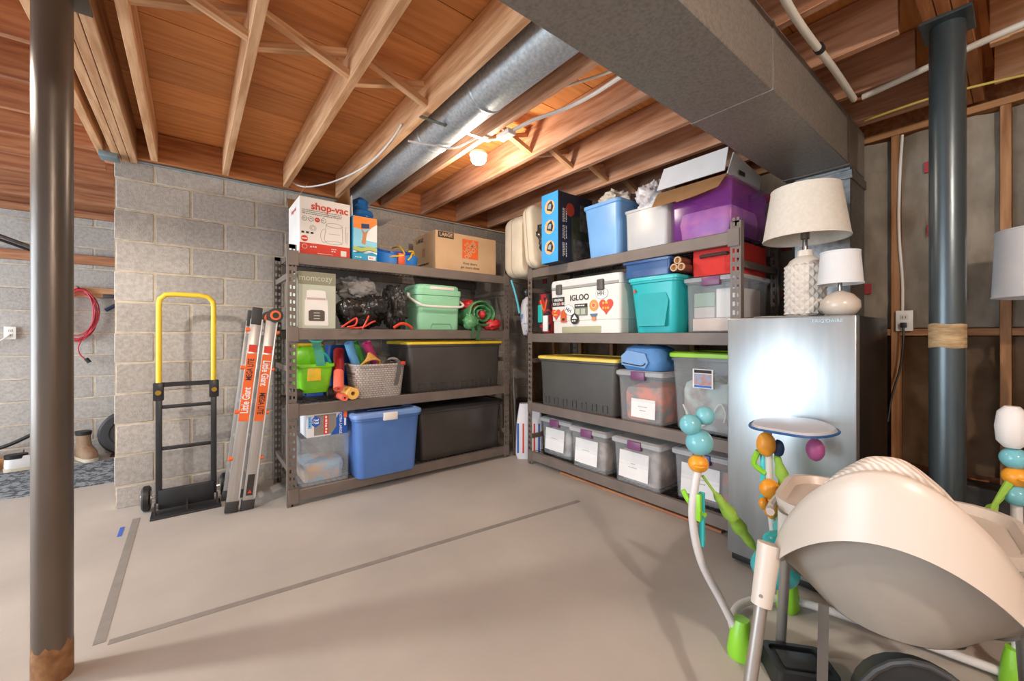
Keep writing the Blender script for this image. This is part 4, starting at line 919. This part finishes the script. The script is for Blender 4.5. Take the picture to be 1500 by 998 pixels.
# ---------------------------------------------------------------- corner between the racks
t = thing('hanging_bag', 'clear plastic bag of colourful bits hanging in the gap between the racks', 'bag', (2.565, 3.02, 1.18))
blob('bag_body', '', '', (0, 0, 0), (.055, .07, .19), mat('mottled_film', '#d8d4d6', .25, col2='#7f9cd0', scale=16, bump=.6, bscale=20, contrast=(.55, .62)), 41, .14, 2.2, 24, parent=t, crease=.1)
lb(blob('bag_neck', '', '', (0, 0, .37), (.04, .05, .05), M_bag, 43, .2, 2, 16, parent=t), 'dark knotted neck')
lb(G().tube([(0, 0, .46), (-.05, .04, .50), (-.128, .098, .53)], .004, 6).out('hang_cord', M_black, t), 'cord up to the rack')
tag(G().tube([(2.44, 3.10, 1.72), (2.47, 3.06, 1.55), (2.50, 3.05, 1.40)], .010, 8, smooth=3).out('turquoise_strap', mat('aqua_strap', '#5fc4d8', .5)), 'turquoise strap hanging from the end of the rack top deck', 'strap')
M_str = mat('striped_bag_white', '#e4e4ea', .6)
t = thing('striped_bag', 'upright white bag with red and blue stripes on the floor between the racks', 'bag', (2.59, 3.0, 0), -42)
G().loft([rr(.24, .16, .03, 0), rr(.27, .18, .03, .05), rr(.25, .16, .03, .35), rr(.2, .08, .02, .52)]).out('body', M_str, t)
for i, (x0, m) in enumerate(((-.12, M_blue), (-.07, M_red), (-.02, mat('navy_print', '#26407a', .6)), (.035, M_red), (.08, M_blue))):
    G().loft([rr(.018, .186, .004, .06, 1, x0 + .01), rr(.018, .166, .004, .34, 1, x0 + .01)]).out('stripe', m, t, False)
for i, (p, c) in enumerate((((2.55, 2.93, .03), '#8a4a3c'), ((2.60, 2.90, .025), '#d8d4d0'))):
    pass
tag(G().tube([(2.50, 3.13, .0), (2.53, 3.22, .62)], .012, 10).out('broom_handle', mat('brown_stick', '#5a4636', .6)), 'thin brown stick leaning in the corner between the racks', 'stick')
tag(G().tube([(2.60, 3.22, .0), (2.60, 3.27, .75)], .016, 10).out('grey_pole', mat('grey_stick', '#8d8781', .4, .5)), 'grey metal pole leaning in the corner between the racks', 'pole')

# timber offcuts below the right rack
for i, (x, y, L, wd, m, lab) in enumerate(((2.50, 1.80, 1.35, .05, M_ruddy, 'long brown timber offcut lying under the front beam'), (2.60, 1.72, .52, .07, M_joist, 'short pale timber offcut lying under the rack'), (2.60, 2.42, .14, .06, M_joist, 'stub of pale timber near the rack upright'))):
    o = put(board_mesh(L, wd, .018, m, 'timber_offcut'), 'timber_offcut', (x, y, .009), 90); tag(o, lab, 'timber')

# ================================================================ FREEZER AND LAMPS
t = thing('upright_freezer', 'stainless upright freezer standing beside the right rack', 'freezer', (2.20, .443, 0))
M_ss = mat('brushed_stainless', '#b9c0c2', .36, .85, col2='#abb3b6', stretch=(1, 1, .12), scale=16)
M_side = mat('freezer_side', '#241f1e', .3, .3)
G().box(.065, .64, .004, .523, .02, 1.268, .004).out('cabinet', M_side, t)
dr = G().box(0, .058, 0, .527, .055, 1.27, .008).out('door', M_ss, t)
text('FRIGIDAIRE', .022, mat('etched_grey', '#98a0a2', .4, .6), dr, (-.001, .10, 1.245), (90, 0, -90))
G().box(.006, .066, .01, .517, .058, 1.262).out('gasket', M_black, t)
G().box(.03, .07, .01, .517, .012, .052, .003).out('kick_grille', M_black, t)
for x in (.12, .58):
    for y in (.05, .47): G().cyl((x, y, 0), (x, y, .025), .02).out('foot', M_black, t)
# big lamp
ZF = 1.27
t = thing('table_lamp', 'large table lamp with a white diamond-faceted ceramic base on the freezer', 'lamp', (2.46, .70, ZF))
M_cer = mat('white_ceramic', '#e6ddd2', .3); M_shade = mat('ivory_shade', '#e4dccf', .8, col2='#ddd4c6', scale=60)
prof = [(.052, .0), (.078, .012)] + [(.082, .02 + .022 * k) for k in range(12)] + [(.076, .275)]
n = 28; g = G(); rows = []
for j_, (r_, z_) in enumerate(prof):
    rows.append([g.bm.verts.new(((r_ + (.010 if (i + j_) % 2 == 0 and 1 < j_ < len(prof) - 1 else 0)) * math.cos(2 * PI * i / n), (r_ + (.010 if (i + j_) % 2 == 0 and 1 < j_ < len(prof) - 1 else 0)) * math.sin(2 * PI * i / n), z_)) for i in range(n)])
for j_ in range(len(rows) - 1):
    for i in range(n):
        a, b_, c, d_ = rows[j_][i], rows[j_][(i + 1) % n], rows[j_ + 1][(i + 1) % n], rows[j_ + 1][i]
        if (i + j_) % 2 == 0: g.face((a, b_, d_)); g.face((b_, c, d_))
        else: g.face((a, b_, c)); g.face((a, c, d_))
g.face(rows[0][::-1]); g.face(rows[-1])
g.out('faceted_base', M_cer, t, False)
G().lathe([(.076, .274), (.066, .295), (.036, .315), (.032, .345), (.026, .346)], 24).out('neck', M_cer, t)
G().lathe([(.012, .345), (.012, .40), (.02, .405), (.02, .45), (.006, .455)], 16).out('socket', M_chrome, t)
G().tube([(-.012, 0, .44), (-.045, 0, .444)], .004).out('switch_knob', M_black, t)
def shade(t, r0, r1, z0, z1, m, n=40):
    q = .003
    s = G().lathe([(r0, z0), (r1, z1), (r1 - q, z1), (r0 - q, z0), (r0, z0)], n, cap=(False, False)).out('shade', m, t)
    for (r_, z_) in ((r0 + .001, z0), (r1 + .001, z1)): G().lathe([(r_, z_ - .004), (r_ + .0015, z_), (r_, z_ + .004)], n, cap=(False, False)).out('shade_trim', m, s)
shade(t, .185, .148, .405, .655, M_shade)
g = G(); [g.tube([(0, 0, .45), (.147 * math.cos(a), .147 * math.sin(a), .645)], .002, 6) for a in (0, 2.1, 4.2)]; g.out('spider', M_chrome, t)
G().tube([(-.06, -.03, .006), (-.12, .03, .005), (-.16, .12, .005), (-.10, .20, .006), (-.02, .16, .005)], .005, 8, smooth=5).out('power_cord', mat('grey_cord', '#a8a29a', .6), t)
t = thing('table_lamp', 'small table lamp with a pearly round base on the freezer', 'lamp', (2.36, .535, ZF))
G().lathe([(.035, 0), (.058, .01), (.076, .04), (.074, .07), (.05, .10), (.02, .115), (.012, .118)], 28).out('round_base', mat('pearl_glaze', '#d8cabb', .25, col2='#c9b9a8', scale=5), t)
G().lathe([(.008, .115), (.008, .165)], 14).out('stem', M_chrome, t)
shade(t, .085, .074, .152, .295, mat('white_shade', '#e9e9ea', .8))
# lamp at the right on a narrow table outside the frame
t = thing('side_table', 'narrow brown side table by the framed wall', 'table', (2.86, -.175, 0))
G().box(-.16, .16, -.16, .16, .82, .85, .004).out('top', M_stud, t)
for sx in (-1, 1):
    for sy in (-1, 1): G().box(sx * .13 - .02, sx * .13 + .02, sy * .13 - .02, sy * .13 + .02, 0, .82, .003).out('leg', M_stud, t)
t = thing('table_lamp', 'table lamp with a plain white drum shade by the framed wall', 'lamp', (2.80, -.07, .851))
G().lathe([(.05, 0), (.055, .01), (.03, .06), (.045, .2), (.03, .34), (.012, .38)], 24).out('base', M_cer, t)
G().lathe([(.01, .38), (.01, .58)], 14).out('stem', M_chrome, t)
shade(t, .168, .158, .495, .775, mat('white_shade', '#e9e9ea', .8))

# wall outlets and cords
def outlet(loc, rz, label):
    t = thing('wall_outlet', label, 'outlet', loc, rz)
    G().box(-.036, .036, -.006, .002, -.058, .058, .002).out('cover_plate', M_white, t)
    for z in (-.02, .02):
        s = G().box(-.017, .017, -.009, -.004, z - .014, z + .014, .004).out('socket', mat('socket_white', '#ddd8d0', .4), t)
        for x in (-.006, .006): G().box(x - .0015, x + .0015, -.0096, -.008, z - .006, z + .006).out('slot', M_ink, s)
    return t
outlet((3.185, .43, 1.265), -90, 'white wall outlet with a black plug on the framed wall')
t = thing('power_cord', 'black plug and cord hanging from the outlet beside the freezer', 'cord', (3.17, .43, 1.24))
G().box(-.02, .01, -.012, .012, -.014, .014, .003).out('plug', M_black, t); G().tube([(-.015, 0, -.01), (-.02, .0, -.1), (-.015, .015, -.25), (-.03, .045, -.4), (-.05, .06, -.55)], .005, 8, smooth=4).out('cord', M_black, t)
cable('electric_cable', [(3.20, .44, 1.32), (3.195, .44, 1.5), (3.197, .455, 1.8), (3.195, .45, 2.1), (3.195, .44, 2.33)], .007, M_cable, 'white electric cable running up the stud above the outlet')
outlet((-1.285, 5.695, 1.205), 0, 'white wall outlet on the far block wall')
cable('electric_cable', [(-1.285, 5.68, 1.19), (-1.33, 5.67, 1.14), (-1.45, 5.67, 1.06), (-1.6, 5.67, 1.0)], .007, M_cable, 'white cord plugged in the outlet of the far wall')
# red extension cord coil
t = thing('extension_cord', 'coiled red extension cord hanging on the far block wall', 'cord', (-.83, 5.655, 1.36))
M_rc = mat('red_cord', '#c23a48', .5)
random.seed(3)
for i in range(9):
    rx, rz_ = .10 + .05 * random.random(), .20 + .06 * random.random(); ph = .2 * random.random()
    G().tube([(rx * math.cos(a) - .02, -.012 * math.sin(a * 2 + i) - .004 * i + .0, rz_ * math.sin(a + ph) + .02) for a in [2 * PI * k / 20 for k in range(21)]], .006, 6).out('cord_loop', M_rc, t)
G().tube([(.02, 0, -.18), (-.02, -.01, -.28), (-.01, -.01, -.36), (.03, -.01, -.41)], .006, 6, smooth=4).out('cord_end', M_rc, t); G().cyl((.03, -.01, -.40), (.055, -.01, -.44), .017).out('plug', M_black, t)
G().cyl((-.02, .045, .27), (-.02, -.05, .29), .008).out('hook', M_galv, t)
t = thing('wall_hook_rack', 'dark blue caulking gun hanging on the timber strip of the far wall', 'tool', (-.615, 5.66, 1.56))
G().box(-.07, .08, -.02, .018, -.005, .03, .004).out('bracket', M_dark, t); g = G(); g.tube([(.06, -.02, -.05), (-.05, -.02, -.13)], .018); g.out('barrel', mat('dark_blue_metal', '#33415f', .4, .4), t); G().tube([(.06, -.02, .0), (.06, -.02, -.06), (.03, -.02, -.09)], .006, 6).out('rod', M_dark, t)
# entry floor: mat, boots and other things
tag(G().loft([rr(1.3, .85, .02, 0), rr(1.3, .85, .02, .008)]).out('door_mat', mat('patterned_mat', '#4f565c', .9, col2='#8d969c', scale=26, contrast=(.47, .53), bump=.6, bscale=60)), 'dark grey patterned rubber mat on the floor by the far wall', 'mat').location = (-.72, 4.98, 0)
def boot(loc, rz, m, label, h=.24):
    t = thing('work_boot', label, 'boot', loc, rz)
    G().loft([rr(.10, .28, .045, .025), rr(.105, .285, .05, .05), rr(.10, .26, .05, .09, cy=.01), rr(.09, .15, .045, .13, cy=.06), rr(.09, .12, .045, h * .8, cy=.075), rr(.10, .125, .05, h, cy=.075), rr(.08, .105, .04, h, cy=.075)]).out('upper', m, t)
    G().loft([rr(.105, .29, .05, 0), rr(.108, .295, .05, .03)]).out('sole', mat('boot_sole', '#c9bca6', .8), t)
    G().loft([rr(.104, .13, .05, h - .03, cy=.075), rr(.108, .135, .05, h + .004, cy=.075)]).out('collar', M_black, t)
    for k in range(3): G().tube([(-.04, -.01 + .02 * k, .10 + .03 * k), (.04, -.01 + .02 * k, .105 + .03 * k)], .004, 6).out('lace', M_ink, t)
M_boot = mat('tan_boot', '#9c8066', .8, col2='#86694f', scale=8, bump=.3, bscale=40)
boot((-.775, 5.5, .008), 25, M_boot, 'worn tan work boot with a black collar on the plank by the far wall', .26)
boot((-1.13, 5.49, .0), 100, mat('white_shoe', '#d9d6d2', .6), 'white trainer by the far wall', .14)
boot((-1.45, 5.49, .0), 80, M_black, 'black shoe by the far wall', .13)
tag(G().box(-1.9, -1.0, 5.60, 5.70, 0, .09, .005).out('cardboard_strip', M_kraft), 'low cardboard strip along the foot of the far wall', 'cardboard')
cable('black_hose', [(-1.6, 5.6, .13), (-1.3, 5.58, .2), (-1.1, 5.6, .3), (-.9, 5.62, .38)], .016, M_black, 'dark hose sloping up along the far wall', 'hose')
t = thing('wall_fan', 'round dark grey fan housing on the floor behind the end of the block wall', 'fan', (-.49, 5.575, .0))
g = G().lathe([(.20, -.06), (.22, -.04), (.22, .04), (.20, .06), (.14, .06), (.13, .05)], 32); o = g.out('housing', M_dark, t); o.location = (0, 0, .222); o.rotation_euler = (R(90), 0, 0)
G().box(-.13, .13, -.07, .07, 0, .015, .004).out('foot', M_black, t)
# garage track and bracket at the upper left
t = thing('door_track', 'steel garage door track hanging under the entry joists', 'track', (0, 0, 0))
G().tube([(-2.2, 4.6, 2.3), (-1.4, 5.4, 2.08), (-1.15, 5.62, 1.99)], .018, 8).out('rail', M_galv, t); G().tube([(-2.2, 4.66, 2.27), (-1.4, 5.46, 2.05), (-1.15, 5.66, 1.96)], .012, 8).out('lower_rail', M_dark, t)
G().tube([(-1.5, 5.3, 2.12), (-1.5, 5.3, 2.39)], .01, 6).out('hanger', M_galv, t)
tag(G().box(-.47, -.38, 3.70, 3.80, 2.345, 2.383, .004).out('post_bracket', mat('galvanised_light', '#8fa4ad', .4, .6)), 'bluish galvanised bracket under the girder end', 'bracket')

# ================================================================ HIGH CHAIR
t = thing('high_chair', 'white plastic high chair with grey legs, its curved back to the room', 'high chair', (1.435, .225, 0), -81)
M_hc = mat('high_chair_white', '#d2c8bc', .35, col2='#ccc1b5', scale=2)
def rim(u):
    a = PI * u; s = max(0, math.sin(a))
    return Vector((-.255 * math.cos(a) * (1 - .05 * s), .17 - .36 * s ** .75, .445 + .42 * s ** 1.3))
def rim_out(u):
    a = PI * u; return Vector((-math.cos(a), -math.sin(a) * .9, 0)).normalized()
NU = 56
g = G(); rows = []
for k in range(NU + 1):
    u = .03 + .94 * k / NU; p = rim(u); n_ = rim_out(u); s = math.sin(PI * u); hh = .03 + .12 * s ** .5
    rows.append([p - n_ * .012, p + n_ * .004 + Vector((0, 0, .006)), p + n_ * .018, p + n_ * .026 - Vector((0, 0, .03)), p + n_ * .046 - Vector((0, 0, hh)), p + n_ * .042 - Vector((0, 0, hh)), p + n_ * .02 - Vector((0, 0, .03)), p - n_ * .008 - Vector((0, 0, .012))])
g.loft(rows, (True, True)); g.out('rim_skirt', M_hc, t, ang=60)
# bucket below the rim
g = G(); rows = []
for k in range(NU + 1):
    u = .03 + .94 * k / NU; p = rim(u); n_ = rim_out(u); row = []
    for v in (0, .12, .3, .5, .7, .85, .95, 1.0):
        x = (p.x - n_.x * .010) * (1 - .20 * v ** 3)
        y = p.y - n_.y * .010 + .11 * v ** 2.5 * (1 if p.y < .05 else .3)
        row.append(Vector((x, y, p.z + (.425 - p.z) * v)))
    rows.append(row)
g.loft(rows, closed=False)
b_ = [g.bm.verts.new(r_[-1] + Vector((0, 0, -.001))) for r_ in rows]; g.face(b_)
bmesh.ops.solidify(g.bm, geom=g.bm.faces[:], thickness=.003)
g.out('seat_bucket', M_hc, t, ang=55)
# fabric cushion peeping over the back
M_hb = mat('herringbone_fabric', '#d3c6b8', .9, col2='#bdb0a3', scale=4)
N = M_hb.node_tree.nodes; L = M_hb.node_tree.links
tc = N.new('ShaderNodeTexCoord'); mp = N.new('ShaderNodeMapping'); wv = N.new('ShaderNodeTexWave'); wv.wave_type = 'BANDS'; wv.bands_direction = 'DIAGONAL'; wv.inputs['Scale'].default_value = 38; wv.inputs['Distortion'].default_value = 3
rp = N.new('ShaderNodeValToRGB'); rp.color_ramp.elements[0].color = lin('#e2d8cc'); rp.color_ramp.elements[1].color = lin('#bfb1a5')
L.new(tc.outputs['Object'], wv.inputs['Vector']); L.new(wv.outputs['Fac'], rp.inputs['Fac']); L.new(rp.outputs['Color'], N['Principled BSDF'].inputs['Base Color'])
g = G(); rows = []
for k in range(33):
    u = .27 + .46 * k / 32; p = rim(u); n_ = rim_out(u); e = math.sin(PI * k / 32) ** .4; w_ = .018 * noise.noise(Vector((u * 14, 2, 0)))
    rows.append([p - n_ * .014 + Vector((0, 0, .0)), p - n_ * .012 + Vector((0, 0, .018 * e + w_ * .4)), p - n_ * .03 + Vector((0, 0, .032 * e + w_ * .4)), p - n_ * .055 + Vector((0, 0, .024 * e)), p - n_ * .065 - Vector((0, 0, .05)), p - n_ * .085 - Vector((0, 0, .16)), p - n_ * .05 - Vector((0, 0, .16))])
g.loft(rows); g.out('cushion_cover', M_hb, t, ang=60)
# leg sockets and legs
M_leg = mat('grey_leg_tube', '#a39c95', .35, .5)
for sx in (-1, 1):
    for sy in (-1, 1):
        a = Vector((sx * .248, .05 + sy * .15, .585)); f = Vector((sx * .295, .04 + sy * .30, 0)); dv = (f - a).normalized()
        G().tube([a, a + dv * .165], [.031, .026], 16).out('leg_socket', M_hc, t)
        lg = G().tube([a + dv * .15, f], .0165, 14).out('leg', M_leg, t)
        G().tube([f - dv * .03, f], .019, 14).out('foot_cap', mat('leg_cap', '#c9c2ba', .5), lg)
        G().cyl(a + dv * .13 + Vector((0, sy * .025, 0)), a + dv * .13 + Vector((0, sy * .0285, 0)), .005).out('release_button', M_grey, t)
# tray
tr = G().loft([rr(.50, .36, .10, .605, 6, cy=.25), rr(.545, .395, .11, .618, 6, cy=.25), rr(.555, .405, .11, .655, 6, cy=.25), rr(.525, .375, .10, .655, 6, cy=.25), rr(.50, .35, .09, .63, 6, cy=.25)]).out('tray', M_hc, t)
for sx in (-1, 1):
    G().tube([(sx * .272, .04, .625), (sx * .285, .11, .612), (sx * .285, .2, .612), (sx * .275, .26, .62)], .012, 8, smooth=3).out('tray_clip', M_hc, tr)
g = G(); g.loft([[Vector((-.142, -.05 - .01 * k, .44 - .06 * k)), Vector((-.118, -.05 - .01 * k, .44 - .06 * k))] for k in range(6)], closed=False); bmesh.ops.solidify(g.bm, geom=g.bm.faces[:], thickness=.003)
lb(g.out('harness_strap', mat('grey_strap', '#7d776f', .8), t), 'dangling grey strap')

# black things below the chair
t = thing('bouncer_seat', 'black padded infant bouncer seat under the high chair', 'seat', (1.55, .17, 0), -81)
g = G(); rows = []
for k in range(17):
    a = -.15 + (PI + .1) * k / 16
    rows.append([Vector((.165 * math.cos(a) * q, -.18 + .32 * vv, .03 + .365 * math.sin(a) * q * (1 - .45 * vv) + .0)) for q, vv in ((1, 0), (1.0, 1), (.86, 1), (.86, 0))])
g.loft(rows); g.out('shell', M_black, t)
G().tube([(-.16, -.16, .012), (-.16, .15, .012), (.16, .15, .012), (.16, -.16, .012)], .012, 8).out('base_frame', M_dark, t)
G().tube([Vector((.17 * math.cos(PI * k / 16), -.185, .03 + .37 * math.sin(PI * k / 16))) for k in range(17)], .008, 8).out('rim_piping', M_dark, t)
t = thing('step_stool', 'small black plastic step beside the high chair legs', 'stool', (1.645, .485, 0), -50)
G().loft([rr(.20, .16, .02, .0), rr(.19, .15, .02, .05), rr(.19, .15, .02, .065), rr(.16, .12, .02, .065), rr(.16, .12, .02, .055)]).out('body', M_black, t)
G().box(-.06, .06, -.04, .04, .053, .062, .003).out('grip_pad', M_dark, t)

# ================================================================ BABY JUMPER
t = thing('baby_jumper', 'colourful baby jumper with white posts, teal seat ring and green straps', 'baby jumper', (0, 0, 0))
M_tub = mat('jumper_white_tube', '#d9d6d3', .35); M_bub = mat('aqua_bubble', '#7fc8d2', .15, alpha=.85); M_org = mat('jumper_orange', '#f0a02c', .35)
M_gs = mat('green_strap_cloth', '#9fc850', .75, col2='#8ab83f', scale=10, bump=.5, bscale=30); M_lg = mat('jumper_lime', '#8fd436', .35); M_aq = mat('jumper_aqua', '#3fc0c4', .25)
G().tube([(1.60, .655, .05), (1.555, .70, .18), (1.49, .75, .34), (1.455, .765, .5), (1.462, .76, .62), (1.475, .755, .68)], .0145, 12, smooth=6).out('post', M_tub, t)
G().tube([(2.03, .64, .05), (1.99, .665, .2), (1.965, .685, .45), (1.955, .69, .72), (1.955, .69, .78)], .0145, 12, smooth=6).out('post', M_tub, t)
G().tube([(2.17, .02, .05), (2.2, .015, .3), (2.21, .02, .55), (2.20, .02, .72)], .0145, 12, smooth=6).out('post', M_tub, t)
G().tube([(1.60, .655, .035), (1.72, .74, .03), (1.88, .75, .03), (2.03, .64, .035), (2.12, .4, .03), (2.17, .02, .035)], .016, 10, smooth=6).out('base_tube', M_tub, t)
for p in ((1.60, .655), (2.03, .64), (2.17, .02)):
    G().loft([rr(.10, .075, .03, 0), rr(.11, .08, .035, .02), rr(.085, .065, .03, .09), rr(.05, .05, .02, .13)]).out('foot', M_lg, t).location = (p[0], p[1], 0)
# post heads
def head(p, n_b):
    o = G().ball((0, 0, 0), .036, 18, (1, 1, .92)).out('knob', M_org, t); o.location = p
    G().lathe([(.018, -.005), (.022, 0), (.018, .005)], 18).out('knob_ring', M_org, o).location = (-.028, -.02, 0)
    for q, r_ in n_b: G().ball((0, 0, 0), r_, 20).out('bubble', M_bub, t).location = (p[0] + q[0], p[1] + q[1], p[2] + q[2])
head((1.478, .755, .705), (((.004, -.002, .078), .048), ((-.024, .018, .145), .038), ((.02, -.016, .178), .034)))
head((2.20, .02, .70), (((.0, .0, -.062), .036), ((.0, .005, .062), .036)))
def soft(name, p, sq, m, r_=.05, seed=0): o = G().ball((0, 0, 0), r_, 18, sq, .05, 2, seed).out(name, m, t); o.location = p; return o
# green spring covers and straps
def spring(p0, p1):
    p0, p1 = Vector(p0), Vector(p1); pts = [p0.lerp(p1, k / 16) for k in range(17)]
    rs = [.004 + .02 * math.sin(PI * min(1, max(0, (k - 3) / 11))) ** .6 * (1 + .25 * math.sin(k * 2.1)) if 3 < k < 14 else .005 for k in range(17)]
    G().tube(pts, rs, 10).out('spring_cover', M_gs, t)
spring((1.49, .745, .66), (1.70, .62, .33)); spring((1.965, .68, .74), (1.98, .60, .40)); spring((2.19, .03, .66), (2.1, .2, .36))
G().box(1.452, 1.468, .735, .765, .5, .60, .004).out('lime_clip', M_lg, t).rotation_euler = (0, 0, 0)
G().tube([(1.45, .80, .60), (1.46, .775, .555), (1.49, .735, .515)], .010, 8, smooth=3).out('lime_leaf', M_lg, t)
G().box(1.478, 1.492, .735, .755, .40, .60, .003).out('teal_rail', M_aq, t); G().box(1.945, 1.957, .70, .72, .45, .70, .003).out('teal_rail', M_aq, t)
G().tube([(1.93, .72, .68), (1.935, .74, .62), (1.95, .70, .585)], .012, 8, smooth=3).out('lime_leaf', M_lg, t)
# seat ring
G().lathe([(.12, 0), (.18, .02), (.195, .05), (.18, .085), (.14, .09), (.115, .07)], 40).out('seat_ring', M_aq, t).location = (1.93, .46, .35)
G().lathe([(.0, -.10), (.06, -.10), (.10, 0), (.12, .06)], 28, cap=(False, False)).out('seat_sling', mat('seat_cloth', '#6fb8b0', .85), t).location = (1.93, .46, .36)
soft('seat_dome', (1.765, .60, .285), (1.1, 1.1, .9), M_aq, .075); soft('seat_dome', (1.80, .60, .37), (1, 1, .8), M_aq, .055)
# plain hanging rattles and a tinted canopy
cn = G().loft([[Vector((1.965 + (.185 * k_) * math.cos(a) * (1 + .12 * math.cos(3 * a)),   .60 + .145 * k_ * math.sin(a), .80 + z_)) for a in [2 * PI * k / 32 for k in range(32)]] for k_, z_ in ((.5, .022), (.94, .012), (1, .0), (.94, -.008), (.5, -.006))]).out('canopy', mat('pearl_film', '#c9cdd6', .2), t)
g = G(); g.tube([Vector((1.965 + .188 * math.cos(a) * (1 + .12 * math.cos(3 * a)),   .60 + .148 * math.sin(a), .80)) for a in [2 * PI * k / 40 for k in range(41)]], .005, 6); lb(g.out('canopy_rim', mat('rim_blue', '#2a5f9c', .4), cn), 'dark blue rim')
G().tube([(1.955, .69, .77), (1.965, .67, .80)], .012, 8).out('canopy_stem', M_lg, t)
G().tube([(2.06, .55, .80), (2.06, .55, .745)], .005, 6).out('ribbon', M_lg, t); soft('rattle', (2.06, .55, .70), (.62, .62, .85), mat('rattle_pink', '#b0568a', .5), .055, 4)
soft('rattle', (1.93, .69, .715), (.7, .7, 1.0), mat('rattle_amber', '#f0a236', .4), .052, 5); soft('rattle', (1.965, .655, .70), (.5, .5, .8), mat('rattle_navy', '#27406a', .4), .045, 6)
soft('rattle', (1.925, .675, .53), (.75, .75, .8), M_org, .052, 7); soft('rattle', (1.93, .67, .455), (.6, .6, 1.0), M_org, .05, 8); soft('rattle', (1.90, .69, .47), (.5, .5, .7), M_org, .035, 9)
G().lathe([(.02, 0), (.036, .02), (.04, .07), (.034, .12), (.018, .14)], 20).out('rattle', mat('rattle_white', '#e4e0dc', .5), t).location = (2.19, .03, .80)
G().tube([(2.185, .035, .68), (2.14, .07, .60), (2.125, .08, .55)], [.012, .006, .003], 8).out('ribbon', M_gs, t)
